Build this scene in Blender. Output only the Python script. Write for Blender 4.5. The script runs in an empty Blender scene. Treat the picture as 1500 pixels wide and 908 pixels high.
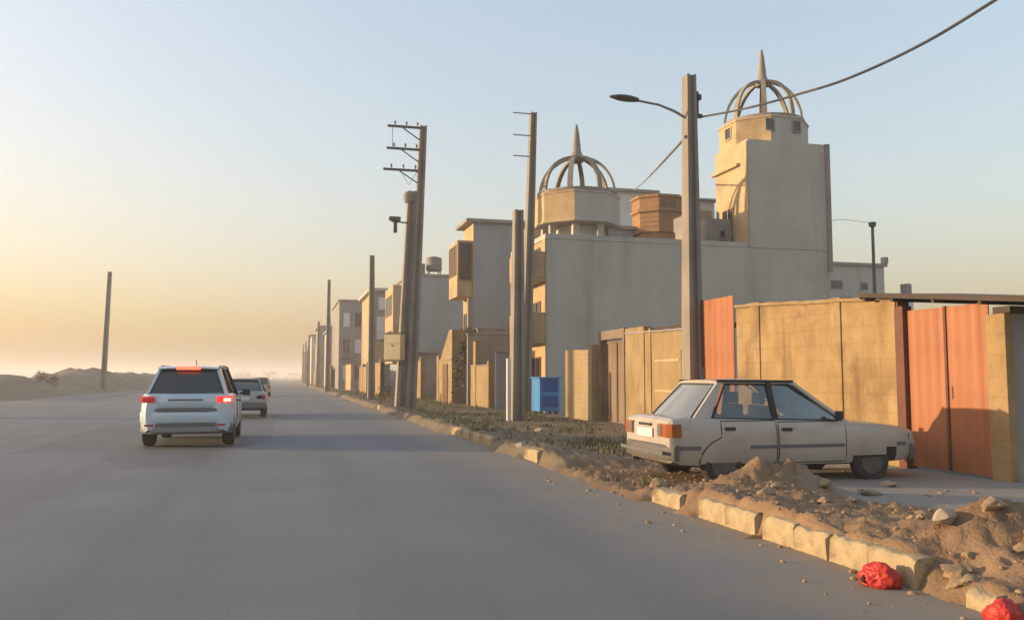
import bpy, bmesh, math, random
from mathutils import Vector, Matrix, noise
R = math.radians
random.seed(11)
SC = bpy.context.scene
COL = SC.collection

# ------------------------------------------------------------------ camera
cam_d = bpy.data.cameras.new('camera')
cam = bpy.data.objects.new('camera', cam_d); COL.objects.link(cam)
cam_d.sensor_width = 36.0; cam_d.lens = 30.0
cam_d.clip_start = 0.05; cam_d.clip_end = 8000
cam.location = (0, 0, 1.45)
cam.rotation_euler = (R(90 + 4.53), 0, R(-14.96))
SC.camera = cam

# ------------------------------------------------------------------ sky, sun, exposure
SUN_EL, SUN_AZ = 8.0, 70.0           # degrees; azimuth is to the left of the road direction (+Y)
to_sun = Vector((-math.cos(R(SUN_EL)) * math.sin(R(SUN_AZ)), math.cos(R(SUN_EL)) * math.cos(R(SUN_AZ)), math.sin(R(SUN_EL))))
W = bpy.data.worlds.new('World'); SC.world = W; W.use_nodes = True
nt = W.node_tree
bg = nt.nodes['Background']
sky = nt.nodes.new('ShaderNodeTexSky')
sky.sky_type = 'NISHITA'; sky.sun_disc = False
sky.sun_elevation = R(SUN_EL); sky.sun_rotation = R(-SUN_AZ)
sky.air_density = 1.5; sky.dust_density = 4.5; sky.ozone_density = 3.0
gm = nt.nodes.new('ShaderNodeGamma'); gm.inputs[1].default_value = .55          # dusty air: a flatter, paler sky
hs = nt.nodes.new('ShaderNodeHueSaturation'); hs.inputs['Saturation'].default_value = 1.2; hs.inputs['Value'].default_value = 1.19
nt.links.new(sky.outputs[0], gm.inputs[0]); nt.links.new(gm.outputs[0], hs.inputs['Color']); 
tn = nt.nodes.new('ShaderNodeMix'); tn.data_type = 'RGBA'; tn.blend_type = 'MULTIPLY'; tn.inputs['Factor'].default_value = 1; tn.inputs['B'].default_value = (1.07, .945, .94, 1)
nt.links.new(hs.outputs[0], tn.inputs['A']); nt.links.new(tn.outputs['Result'], bg.inputs[0])
bg.inputs[1].default_value = 0.15
sl = bpy.data.lights.new('sun', 'SUN'); so = bpy.data.objects.new('sun', sl); COL.objects.link(so)
sl.energy = 2.0; sl.angle = R(0.7); sl.color = (1.0, 0.73, 0.44)
so.rotation_euler = to_sun.to_track_quat('Z', 'Y').to_euler()
SC.view_settings.view_transform = 'Standard'
SC.view_settings.look = 'None'
SC.view_settings.exposure = 1.92
SC.view_settings.gamma = 1.0
SC.view_settings.use_curve_mapping = False
SC.cycles.use_denoising = True
SC.cycles.max_bounces = 8
SC.cycles.volume_bounces = 1
SC.cycles.transparent_max_bounces = 16

# ------------------------------------------------------------------ materials
MATS = {}
def mat(name, c1, c2=None, scale=3.0, stretch=(1, 1, 1), rough=0.85, bump=0.0, bscale=50, spec=0.3, metal=0.0,
        c3=None, c3scale=0.6, c3amt=0.6, lo=0.35, hi=0.65, coat=0.0, streak=None):
    m = bpy.data.materials.new(name); m.use_nodes = True
    n = m.node_tree.nodes; l = m.node_tree.links; b = n['Principled BSDF']
    b.inputs['Roughness'].default_value = rough
    b.inputs['Specular IOR Level'].default_value = spec
    b.inputs['Metallic'].default_value = metal
    b.inputs['Coat Weight'].default_value = coat
    b.inputs['Base Color'].default_value = (*c1, 1)
    tc = n.new('ShaderNodeTexCoord')
    if c2:
        mp = n.new('ShaderNodeMapping'); mp.inputs['Scale'].default_value = stretch
        l.new(tc.outputs['Object'], mp.inputs[0])
        nz = n.new('ShaderNodeTexNoise'); nz.inputs['Scale'].default_value = scale; nz.inputs['Detail'].default_value = 9; nz.inputs['Roughness'].default_value = 0.62
        l.new(mp.outputs[0], nz.inputs['Vector'])
        mr = n.new('ShaderNodeMapRange'); mr.inputs['From Min'].default_value = lo; mr.inputs['From Max'].default_value = hi
        l.new(nz.outputs['Fac'], mr.inputs['Value'])
        mx = n.new('ShaderNodeMix'); mx.data_type = 'RGBA'
        mx.inputs['A'].default_value = (*c1, 1); mx.inputs['B'].default_value = (*c2, 1)
        l.new(mr.outputs[0], mx.inputs['Factor'])
        out = mx.outputs['Result']
        if c3:
            n3 = n.new('ShaderNodeTexNoise'); n3.inputs['Scale'].default_value = c3scale; n3.inputs['Detail'].default_value = 5
            l.new(tc.outputs['Object'], n3.inputs['Vector'])
            r3 = n.new('ShaderNodeMapRange'); r3.inputs['From Min'].default_value = 0.48; r3.inputs['From Max'].default_value = 0.7; r3.inputs['To Max'].default_value = c3amt
            l.new(n3.outputs['Fac'], r3.inputs['Value'])
            m3 = n.new('ShaderNodeMix'); m3.data_type = 'RGBA'
            l.new(r3.outputs[0], m3.inputs['Factor']); l.new(out, m3.inputs['A']); m3.inputs['B'].default_value = (*c3, 1)
            out = m3.outputs['Result']
        for (sc_, amt, st_, a_, b_) in (streak or ()):
            mp2 = n.new('ShaderNodeMapping'); mp2.inputs['Scale'].default_value = st_; l.new(tc.outputs['Object'], mp2.inputs[0])
            n4 = n.new('ShaderNodeTexNoise'); n4.inputs['Scale'].default_value = 1.0; n4.inputs['Detail'].default_value = 7; n4.inputs['Roughness'].default_value = .6
            l.new(mp2.outputs[0], n4.inputs['Vector'])
            r4 = n.new('ShaderNodeMapRange'); r4.inputs['From Min'].default_value = a_; r4.inputs['From Max'].default_value = b_; r4.inputs['To Max'].default_value = amt
            l.new(n4.outputs['Fac'], r4.inputs['Value'])
            m4 = n.new('ShaderNodeMix'); m4.data_type = 'RGBA'
            l.new(r4.outputs[0], m4.inputs['Factor']); l.new(out, m4.inputs['A']); m4.inputs['B'].default_value = (*sc_, 1)
            out = m4.outputs['Result']
        l.new(out, b.inputs['Base Color'])
    if bump:
        nb = n.new('ShaderNodeTexNoise'); nb.inputs['Scale'].default_value = bscale; nb.inputs['Detail'].default_value = 6
        l.new(tc.outputs['Object'], nb.inputs['Vector'])
        bp = n.new('ShaderNodeBump'); bp.inputs['Strength'].default_value = bump; bp.inputs['Distance'].default_value = 0.02
        l.new(nb.outputs['Fac'], bp.inputs['Height']); l.new(bp.outputs[0], b.inputs['Normal'])
    MATS[name] = m
    return m

def brickify(m, scale=1.0, strength=0.25, dark=0.8):
    """faint courses in the bump and the colour of a wall material"""
    n = m.node_tree.nodes; l = m.node_tree.links; b = n['Principled BSDF']
    tc = n.new('ShaderNodeTexCoord'); sp = n.new('ShaderNodeSeparateXYZ'); cb = n.new('ShaderNodeCombineXYZ')
    ad = n.new('ShaderNodeMath'); ad.operation = 'ADD'
    l.new(tc.outputs['Object'], sp.inputs[0]); l.new(sp.outputs[0], ad.inputs[0]); l.new(sp.outputs[1], ad.inputs[1])
    l.new(ad.outputs[0], cb.inputs[0]); l.new(sp.outputs[2], cb.inputs[1])
    br = n.new('ShaderNodeTexBrick'); br.inputs['Scale'].default_value = scale
    br.inputs['Color1'].default_value = (1, 1, 1, 1); br.inputs['Color2'].default_value = (.9, .9, .9, 1); br.inputs['Mortar'].default_value = (dark, dark, dark, 1)
    br.inputs['Mortar Size'].default_value = 0.018; br.inputs['Brick Width'].default_value = 0.5; br.inputs['Row Height'].default_value = 0.22
    l.new(cb.outputs[0], br.inputs['Vector'])
    src = b.inputs['Base Color'].links[0].from_socket
    mx = n.new('ShaderNodeMix'); mx.data_type = 'RGBA'; mx.blend_type = 'MULTIPLY'; mx.inputs['Factor'].default_value = strength * 3 if strength * 3 < 1 else 1
    l.new(src, mx.inputs['A']); l.new(br.outputs['Color'], mx.inputs['B']); l.new(mx.outputs['Result'], b.inputs['Base Color'])
    return m

def emis(name, c, e, base=(0.3, 0.01, 0.01)):
    m = mat(name, base, rough=0.2, spec=0.5)
    b = m.node_tree.nodes['Principled BSDF']
    b.inputs['Emission Color'].default_value = (*c, 1); b.inputs['Emission Strength'].default_value = e
    return m

def glass(name, tint, refl=1.0, rough=0.03, dust_sheen=0.0):
    m = bpy.data.materials.new(name); m.use_nodes = True
    n = m.node_tree.nodes; l = m.node_tree.links
    n.remove(n['Principled BSDF'])
    t = n.new('ShaderNodeBsdfTransparent'); t.inputs[0].default_value = (*tint, 1)
    g = n.new('ShaderNodeBsdfGlossy'); g.inputs['Roughness'].default_value = rough; g.inputs[0].default_value = (.9, .95, 1, 1)
    f = n.new('ShaderNodeFresnel'); f.inputs[0].default_value = 1.5
    mm = n.new('ShaderNodeMath'); mm.operation = 'MULTIPLY'; mm.inputs[1].default_value = refl
    l.new(f.outputs[0], mm.inputs[0])
    mx = n.new('ShaderNodeMixShader')
    l.new(mm.outputs[0], mx.inputs[0]); l.new(t.outputs[0], mx.inputs[1]); l.new(g.outputs[0], mx.inputs[2])
    out = mx.outputs[0]
    if dust_sheen:                                     # pale diffuse film: slight dustiness; on the rear window, painted-in light
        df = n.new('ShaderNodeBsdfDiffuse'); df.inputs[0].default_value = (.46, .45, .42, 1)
        md = n.new('ShaderNodeMixShader'); md.inputs[0].default_value = dust_sheen
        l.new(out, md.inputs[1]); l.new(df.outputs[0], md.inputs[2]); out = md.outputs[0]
    l.new(out, n['Material Output'].inputs[0])
    MATS[name] = m
    return m

M = MATS
mat('cement', (.42, .38, .33), (.47, .43, .375), 1.2, (1, 1, .35), bump=.15, bscale=30, c3=(.36, .325, .28), c3scale=.35, c3amt=.6, streak=[((.24, .22, .195), .4, (.9, .9, .07), .54, .70), ((.40, .38, .35), .35, (.5, .5, .9), .58, .7)])
brickify(M['cement'], 1.0, .12, .82)
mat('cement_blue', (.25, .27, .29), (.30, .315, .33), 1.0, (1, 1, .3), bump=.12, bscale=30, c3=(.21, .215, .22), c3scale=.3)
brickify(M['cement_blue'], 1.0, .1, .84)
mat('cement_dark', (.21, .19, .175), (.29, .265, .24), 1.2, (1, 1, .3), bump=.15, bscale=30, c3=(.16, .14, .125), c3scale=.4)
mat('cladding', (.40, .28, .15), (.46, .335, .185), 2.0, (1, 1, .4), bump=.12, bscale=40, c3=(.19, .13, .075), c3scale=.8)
mat('brick_orange', (.26, .135, .055), (.32, .18, .08), 3.0, (1, 1, .6), bump=.15, bscale=40, c3=(.27, .15, .08), c3scale=1.2)
brickify(M['brick_orange'], 1.6, .25, .6)
mat('brick_pale', (.29, .21, .11), (.34, .255, .14), 2.5, (1, 1, .4), bump=.15, bscale=40, c3=(.22, .155, .08), c3scale=.8)
brickify(M['brick_pale'], 1.4, .2, .7)
mat('white_wall', (.58, .57, .55), (.66, .65, .62), 1.0, (1, 1, .3), bump=.05, c3=(.5, .48, .45))
mat('plaster_yellow', (.33, .222, .10), (.26, .168, .072), 1.8, (1, 1, .8), bump=.6, bscale=16, c3=(.16, .098, .044), c3scale=1.1, c3amt=.7, lo=.38, hi=.62, streak=[((.12, .07, .03), .55, (2.2, 2.2, .45), .54, .68), ((.37, .27, .15), .6, (1.3, 1.3, .8), .54, .70), ((.10, .06, .03), .55, (.9, .9, 1.3), .57, .70)])
mat('plaster_tan', (.30, .212, .105), (.25, .17, .08), 1.8, (1, 1, .8), bump=.5, bscale=16, c3=(.19, .125, .058), c3scale=1.2, c3amt=.6, lo=.38, hi=.62, streak=[((.14, .085, .04), .45, (2.2, 2.2, .45), .54, .68), ((.38, .29, .16), .5, (1.3, 1.3, .8), .54, .70)])
brickify(M['plaster_yellow'], .75, .09, .7)
mat('gate_orange', (.35, .130, .053), (.30, .110, .044), 1.6, (1, 1, .12), rough=.55, bump=.03, bscale=20, c3=(.25, .085, .033), c3scale=1.8, c3amt=.6, streak=[((.15, .05, .02), .5, (5, 5, .2), .54, .72), ((.34, .16, .08), .4, (3, 3, .6), .58, .74)])
mat('gate_red_dark', (.13, .046, .026), (.10, .034, .02), 3, rough=.6)
mat('gate_brown', (.17, .115, .075), (.23, .16, .105), 2.0, (1, 1, .3), rough=.6, bump=.05, c3=(.12, .08, .05), c3scale=1.5)
mat('roof_sheet', (.05, .028, .02), (.035, .022, .016), 3, rough=.6, bump=.1)
mat('concrete_pole', (.26, .225, .185), (.205, .178, .145), 3.0, (1, 1, .25), bump=.2, bscale=60, c3=(.15, .13, .105), c3scale=.8)
mat('steel_dark', (.06, .06, .065), (.09, .085, .085), 5, rough=.55, metal=.3)
mat('steel_grey', (.20, .21, .22), (.26, .26, .26), 5, rough=.5, metal=.4)
mat('dome_rib', (.22, .19, .15), (.28, .245, .195), 3, bump=.1)
mat('window_dark', (.018, .018, .02), rough=.12, spec=.6)
mat('window_brown', (.10, .055, .03), (.15, .09, .05), 3, rough=.4)
mat('frame_white', (.55, .53, .5), (.6, .58, .55), 3, rough=.6)
mat('kerb_stone', (.385, .30, .175), (.30, .225, .125), 6, bump=.45, bscale=40, c3=(.19, .13, .07), c3scale=3, c3amt=.8, streak=[((.16, .105, .06), .8, (5, 5, 9), .52, .66)])
mat('soil', (.19, .112, .057), (.25, .158, .088), 2.2, bump=.7, bscale=35, c3=(.14, .095, .055), c3scale=1.3, c3amt=.6)
def ground_zones():
    m = M['soil']; n = m.node_tree.nodes; l = m.node_tree.links; b = n['Principled BSDF']
    src = b.inputs['Base Color'].links[0].from_socket
    tc = n.new('ShaderNodeTexCoord'); sp = n.new('ShaderNodeSeparateXYZ'); l.new(tc.outputs['Object'], sp.inputs[0])
    nz = n.new('ShaderNodeTexNoise'); nz.inputs['Scale'].default_value = 1.1; nz.inputs['Detail'].default_value = 7; l.new(tc.outputs['Object'], nz.inputs['Vector'])
    def ma(op, a, c):
        x = n.new('ShaderNodeMath'); x.operation = op
        for i, v in enumerate((a, c)):
            if isinstance(v, (int, float)): x.inputs[i].default_value = v
            else: l.new(v, x.inputs[i])
        return x.outputs[0]
    def rg(v, a, c):
        r = n.new('ShaderNodeMapRange'); r.inputs['From Min'].default_value = a; r.inputs['From Max'].default_value = c; l.new(v, r.inputs['Value']); return r.outputs[0]
    wob = ma('MULTIPLY', ma('SUBTRACT', nz.outputs['Fac'], .5), 2.4)
    drive = ma('MULTIPLY', rg(ma('ADD', sp.outputs[0], wob), 6.0, 7.0), rg(ma('ADD', sp.outputs[1], wob), 13.6, 12.6))
    weedy = ma('MULTIPLY', rg(ma('ADD', sp.outputs[1], wob), 12.4, 14.5), .7)
    for f, c in ((drive, (.25, .225, .19, 1)), (weedy, (.135, .118, .078, 1))):
        mx = n.new('ShaderNodeMix'); mx.data_type = 'RGBA'; l.new(f, mx.inputs['Factor']); l.new(src, mx.inputs['A']); mx.inputs['B'].default_value = c; src = mx.outputs['Result']
    l.new(src, b.inputs['Base Color'])
ground_zones()
mat('berm_soil', (.20, .145, .095), (.26, .195, .13), .35, bump=.6, bscale=6, c3=(.17, .13, .085), c3scale=.12, c3amt=.7)
mat('desert', (.27, .215, .155), (.22, .175, .125), .05, bump=.3, bscale=3, c3=(.18, .14, .10), c3scale=.02)
mat('rock_pale', (.42, .34, .25), (.33, .26, .18), 5, bump=.5, bscale=25)
mat('rock_brown', (.26, .175, .10), (.34, .24, .145), 5, bump=.5, bscale=25)
mat('weed', (.085, .083, .034), (.145, .128, .06), 1.5, rough=.8)
mat('shrub_leaf', (.06, .058, .025), (.10, .085, .04), 1.5, rough=.8)
mat('bag_red', (.48, .03, .018), (.36, .022, .014), 6, rough=.5, spec=.35, bump=.35, bscale=30)
mat('bag_black', (.03, .02, .02), rough=.5)
mat('paint_silver', (.43, .375, .315), (.385, .335, .28), 2.0, rough=.32, spec=.5, coat=.35, c3=(.30, .25, .19), c3scale=1.2, c3amt=.45, streak=[((.26, .20, .14), .5, (1.2, 1.2, 3.5), .52, .7)])
mat('paint_suv', (.50, .585, .64), (.46, .545, .60), 2.0, rough=.25, spec=.5, coat=.5)
mat('paint_white', (.33, .34, .34), (.28, .29, .29), 2.0, rough=.3, spec=.5, coat=.3)
mat('plastic_black', (.022, .022, .024), (.035, .034, .034), 6, rough=.55)
mat('plastic_grey', (.13, .13, .135), (.10, .10, .105), 6, rough=.55)
mat('bumper_grey', (.12, .105, .09), (.09, .08, .07), 5, rough=.6)
mat('tyre_rubber', (.028, .027, .027), (.05, .046, .042), 6, rough=.85, bump=.1)
mat('rim_metal', (.13, .125, .12), (.09, .085, .08), 6, rough=.4, metal=.6)
mat('lamp_amber', (.30, .085, .02), rough=.2, spec=.5)
mat('lamp_red_dull', (.28, .02, .018), rough=.15, spec=.6)
emis('lamp_red_lit', (1.0, .035, .02), .42, (.25, .008, .006))
emis('lamp_core_lit', (1.0, .30, .20), .95)
emis('lamp_brake_lit', (1.0, .10, .05), .9, (.25, .01, .006))
emis('lamp_red_dim', (1.0, .05, .03), .06)
mat('plate_blank', (.6, .6, .58), (.55, .55, .53), 5, rough=.5)
mat('interior', (.05, .045, .04), (.07, .06, .05), 5, rough=.9)
mat('blue_paint', (.05, .24, .52), (.04, .19, .43), 2, rough=.45, c3=(.08, .12, .2), c3scale=1.5, c3amt=.4)
mat('blue_dark', (.012, .07, .26), (.015, .08, .3), 3, rough=.5)
mat('cabinet', (.48, .40, .24), (.42, .34, .2), 2, (1, 1, .4), rough=.5, c3=(.4, .3, .17), c3scale=1.5, c3amt=.4)
mat('tank_grey', (.12, .115, .11), (.17, .16, .15), 2, rough=.6)
glass('glass_clear', (.88, .89, .86), 1.3, dust_sheen=.04)
glass('glass_sheen', (.8, .82, .8), 1.8, dust_sheen=.24)  # rear window: a little dusty, its pale sheen painted in as diffuse grey
mat('glass_tint', (.02, .027, .024), rough=.06, spec=.8)

# asphalt: fine aggregate, sandy drift near the right kerb and the left edge, patches, cracks
def asphalt():
    m = bpy.data.materials.new('asphalt'); m.use_nodes = True
    n = m.node_tree.nodes; l = m.node_tree.links; b = n['Principled BSDF']
    tc = n.new('ShaderNodeTexCoord'); sp = n.new('ShaderNodeSeparateXYZ'); l.new(tc.outputs['Object'], sp.inputs[0])
    def nz(scale, detail=6, st=None):
        t = n.new('ShaderNodeTexNoise'); t.inputs['Scale'].default_value = scale; t.inputs['Detail'].default_value = detail
        if st:
            mp = n.new('ShaderNodeMapping'); mp.inputs['Scale'].default_value = st
            l.new(tc.outputs['Object'], mp.inputs[0]); l.new(mp.outputs[0], t.inputs['Vector'])
        else: l.new(tc.outputs['Object'], t.inputs['Vector'])
        return t.outputs['Fac']
    def rng(v, a, c, lo=0, hi=1):
        r = n.new('ShaderNodeMapRange'); r.inputs['From Min'].default_value = a; r.inputs['From Max'].default_value = c
        r.inputs['To Min'].default_value = lo; r.inputs['To Max'].default_value = hi; l.new(v, r.inputs['Value']); return r.outputs[0]
    def mix(f, a, c, ac=None, cc=None, bt='MIX'):
        x = n.new('ShaderNodeMix'); x.data_type = 'RGBA'; x.blend_type = bt
        if isinstance(f, float): x.inputs['Factor'].default_value = f
        else: l.new(f, x.inputs['Factor'])
        if a is not None: l.new(a, x.inputs['A'])
        else: x.inputs['A'].default_value = (*ac, 1)
        if c is not None: l.new(c, x.inputs['B'])
        else: x.inputs['B'].default_value = (*cc, 1)
        return x.outputs['Result']
    def math_(op, a, c):
        x = n.new('ShaderNodeMath'); x.operation = op
        for i, v in enumerate((a, c)):
            if isinstance(v, (int, float)): x.inputs[i].default_value = v
            else: l.new(v, x.inputs[i])
        return x.outputs[0]
    col = mix(rng(nz(.35, 8), .35, .65), None, None, (.124, .129, .137), (.164, .167, .172))
    col = mix(rng(nz(1.0, 5, (1.2, .06, 1)), .5, .75, 0, .55), col, None, cc=(.095, .093, .092))     # worn streaks along the lanes
    col = mix(rng(nz(140, 3), .35, .7, 0, .5), col, None, cc=(.19, .18, .165))                         # aggregate
    col = mix(rng(nz(28, 5), .48, .66, 0, .35), col, None, cc=(.085, .087, .092))                      # coarse grain
    xe = math_('ADD', sp.outputs[0], math_('MULTIPLY', math_('SUBTRACT', nz(.9, 8), .5), 2.2))
    col = mix(rng(xe, 2.6, 4.4, 0, .85), col, None, cc=(.26, .20, .135))                               # sand along the kerb
    col = mix(rng(xe, -13.5, -16.5, 0, .8), col, None, cc=(.25, .20, .145))
    v = n.new('ShaderNodeTexVoronoi'); v.feature = 'DISTANCE_TO_EDGE'; v.inputs['Scale'].default_value = .22
    mp = n.new('ShaderNodeMapping'); l.new(tc.outputs['Object'], mp.inputs[0])
    wob = n.new('ShaderNodeVectorMath'); wob.operation = 'ADD'
    nzc = n.new('ShaderNodeTexNoise'); nzc.inputs['Scale'].default_value = 1.2; l.new(tc.outputs['Object'], nzc.inputs['Vector'])
    l.new(mp.outputs[0], wob.inputs[0]); l.new(nzc.outputs['Color'], wob.inputs[1]); l.new(wob.outputs[0], v.inputs['Vector'])
    pv_ = n.new('ShaderNodeTexVoronoi'); pv_.inputs['Scale'].default_value = 1.0; pv_.distance = 'CHEBYCHEV'
    mpp = n.new('ShaderNodeMapping'); mpp.inputs['Scale'].default_value = (.28, .09, 1); l.new(tc.outputs['Object'], mpp.inputs[0]); l.new(mpp.outputs[0], pv_.inputs['Vector'])
    sx_ = n.new('ShaderNodeSeparateXYZ'); l.new(pv_.outputs['Color'], sx_.inputs[0])
    col = mix(rng(sx_.outputs[0], .80, .83, 0, .42), col, None, cc=(.085, .085, .086))                   # repaired patches
    for cx_ in (-3.0, -1.35, .9, 2.5):                                                                   # paths polished by tyres
        dd = math_('ABSOLUTE', math_('SUBTRACT', math_('ADD', sp.outputs[0], math_('MULTIPLY', math_('SUBTRACT', nz(.15, 2), .5), .8)), cx_), 0)
        col = mix(math_('MULTIPLY', rng(dd, .45, .05, 0, .35), rng(nz(.6, 5, (1, .12, 1)), .3, .65)), col, None, cc=(.098, .097, .096))
    crack = rng(v.outputs['Distance'], .0, .006, .35, 0)
    crack = math_('MULTIPLY', crack, rng(nz(.12, 3), .5, .6))
    col = mix(crack, col, None, cc=(.05, .048, .045))
    l.new(col, b.inputs['Base Color'])
    b.inputs['Roughness'].default_value = .72; b.inputs['Specular IOR Level'].default_value = .35
    bp = n.new('ShaderNodeBump'); bp.inputs['Strength'].default_value = .35; bp.inputs['Distance'].default_value = .008
    l.new(nz(110, 4), bp.inputs['Height']); l.new(bp.outputs[0], b.inputs['Normal'])
    M['asphalt'] = m
asphalt()

# ------------------------------------------------------------------ mesh builder and tagging
def tag(o, label=None, cat=None, group=None, kind=None):
    if label: o['label'] = label
    if cat: o['category'] = cat
    if group: o['group'] = group
    if kind or cat: o['kind'] = kind or 'thing'
    return o

def thing(name, label, cat, loc, group=None, rz=0.0):
    o = bpy.data.objects.new(name, None); COL.objects.link(o)
    o.empty_display_size = .2
    o.location = loc; o.rotation_euler = (0, 0, rz)
    return tag(o, label, cat, group)

def root_of(o):
    while o.parent: o = o.parent
    return o

class MB:
    """collects solids; build() links them as ONE mesh object"""
    def __init__(s): s.v = []; s.f = []; s.mi = []
    def add(s, v, f, mi=0):
        k = len(s.v); s.v += [tuple(p) for p in v]; s.f += [tuple(i + k for i in q) for q in f]; s.mi += [mi] * len(f); return s
    def box(s, x0, x1, y0, y1, z0, z1, mi=0):
        v = [(x, y, z) for z in (z0, z1) for y in (y0, y1) for x in (x0, x1)]
        return s.add(v, [(0, 2, 3, 1), (4, 5, 7, 6), (0, 1, 5, 4), (1, 3, 7, 5), (3, 2, 6, 7), (2, 0, 4, 6)], mi)
    def prism(s, poly, off, mi=0):
        n = len(poly); off = Vector(off)
        v = [Vector(p) for p in poly] + [Vector(p) + off for p in poly]
        f = [tuple(range(n - 1, -1, -1)), tuple(range(n, 2 * n))] + [(i, (i + 1) % n, n + (i + 1) % n, n + i) for i in range(n)]
        return s.add(v, f, mi)
    def tube(s, pts, rad, n=8, sy=1.0, mi=0, square=False):
        pts = [Vector(p) for p in pts]
        if not hasattr(rad, '__len__'): rad = [rad] * len(pts)
        if square: n = 4
        vs = []
        up0 = None
        for i, p in enumerate(pts):
            d = (pts[min(i + 1, len(pts) - 1)] - pts[max(i - 1, 0)]).normalized()
            ref = Vector((0, 0, 1)) if abs(d.z) < .9 else Vector((0, 1, 0))
            a = d.cross(ref).normalized(); c = a.cross(d).normalized()
            for k in range(n):
                t = 2 * math.pi * (k + (.5 if square else 0)) / n
                vs.append(p + a * math.cos(t) * rad[i] + c * math.sin(t) * rad[i] * sy)
        f = [tuple(range(n)), tuple(range(len(vs) - 1, len(vs) - n - 1, -1))]
        for i in range(len(pts) - 1):
            for k in range(n):
                f.append((i * n + k, (i + 1) * n + k, (i + 1) * n + (k + 1) % n, i * n + (k + 1) % n))
        return s.add(vs, f, mi)
    def loft(s, rings, mi=0, caps=True):
        n = len(rings[0]); vs = [p for r in rings for p in r]; f = []
        for i in range(len(rings) - 1):
            for k in range(n):
                f.append((i * n + k, i * n + (k + 1) % n, (i + 1) * n + (k + 1) % n, (i + 1) * n + k))
        if caps: f += [tuple(range(n - 1, -1, -1)), tuple(range(len(vs) - n, len(vs)))]
        return s.add(vs, f, mi)
    def lathe(s, prof, c, n=16, axis='z', mi=0, a0=0.0):
        rings = []
        for r, h in prof:
            ring = []
            for k in range(n):
                t = a0 + 2 * math.pi * k / n
                u, w = r * math.cos(t), r * math.sin(t)
                ring.append((c[0] + u, c[1] + w, c[2] + h) if axis == 'z' else (c[0] + h, c[1] + u, c[2] + w))
            rings.append(ring)
        return s.loft(rings, mi)
    def build(s, name, m, parent=None, local=False, smooth=None, bevel=0.0, label=None):
        me = bpy.data.meshes.new(name)
        off = Vector((0, 0, 0)) if (local or parent is None) else root_of(parent).location
        me.from_pydata([Vector(p) - off for p in s.v], [], s.f)
        ms = m if isinstance(m, (list, tuple)) else [m]
        for x in ms: me.materials.append(M[x])
        me.polygons.foreach_set('material_index', s.mi)
        bm = bmesh.new(); bm.from_mesh(me)
        bmesh.ops.recalc_face_normals(bm, faces=bm.faces)
        if bevel:
            es = [e for e in bm.edges if len(e.link_faces) == 2 and e.calc_face_angle(0) > .5]
            bmesh.ops.bevel(bm, geom=es, offset=bevel, segments=2, affect='EDGES', profile=.6, clamp_overlap=True)
        bm.to_mesh(me); bm.free()
        if smooth is not None:
            me.shade_smooth(); me.set_sharp_from_angle(angle=R(smooth))
        o = bpy.data.objects.new(name, me); COL.objects.link(o)
        if parent: o.parent = parent
        if label: o['label'] = label
        return o

def copy_tree(o, parent=None):
    c = o.copy(); COL.objects.link(c)
    if parent: c.parent = parent
    for ch in list(o.children): copy_tree(ch, c)
    return c

def fbm(x, y, z=0.0, oct=4): return noise.fractal(Vector((x, y, z)), 1.0, 2.0, oct)   # about -1..1

def sstep(a, b, x):
    t = min(1, max(0, (x - a) / (b - a))); return t * t * (3 - 2 * t)

def heightfield(name, xs, ys, fn, m):
    nx = len(xs); v = [(x, y, fn(x, y)) for y in ys for x in xs]
    f = [(j * nx + i, j * nx + i + 1, (j + 1) * nx + i + 1, (j + 1) * nx + i) for j in range(len(ys) - 1) for i in range(nx - 1)]
    me = bpy.data.meshes.new(name); me.from_pydata(v, [], f); me.materials.append(M[m]); me.shade_smooth()
    o = bpy.data.objects.new(name, me); COL.objects.link(o); return o

def frange(a, b, s):
    n = int(round((b - a) / s)); return [a + (b - a) * i / n for i in range(n + 1)]

# ------------------------------------------------------------------ ground, road, verge, berm
g = MB(); g.add([(-2600, -2600, -.03), (2600, -2600, -.03), (2600, 2600, -.03), (-2600, 2600, -.03)], [(0, 1, 2, 3)])
tag(g.build('ground', 'desert'), kind='structure')
g = MB(); ys = frange(-60, 900, 20)
g.add([(x, y, 0.0) for y in ys for x in (-16.5, 4.3)], [(2 * i, 2 * i + 1, 2 * i + 3, 2 * i + 2) for i in range(len(ys) - 1)])
tag(g.build('road', 'asphalt'), kind='structure')

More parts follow.
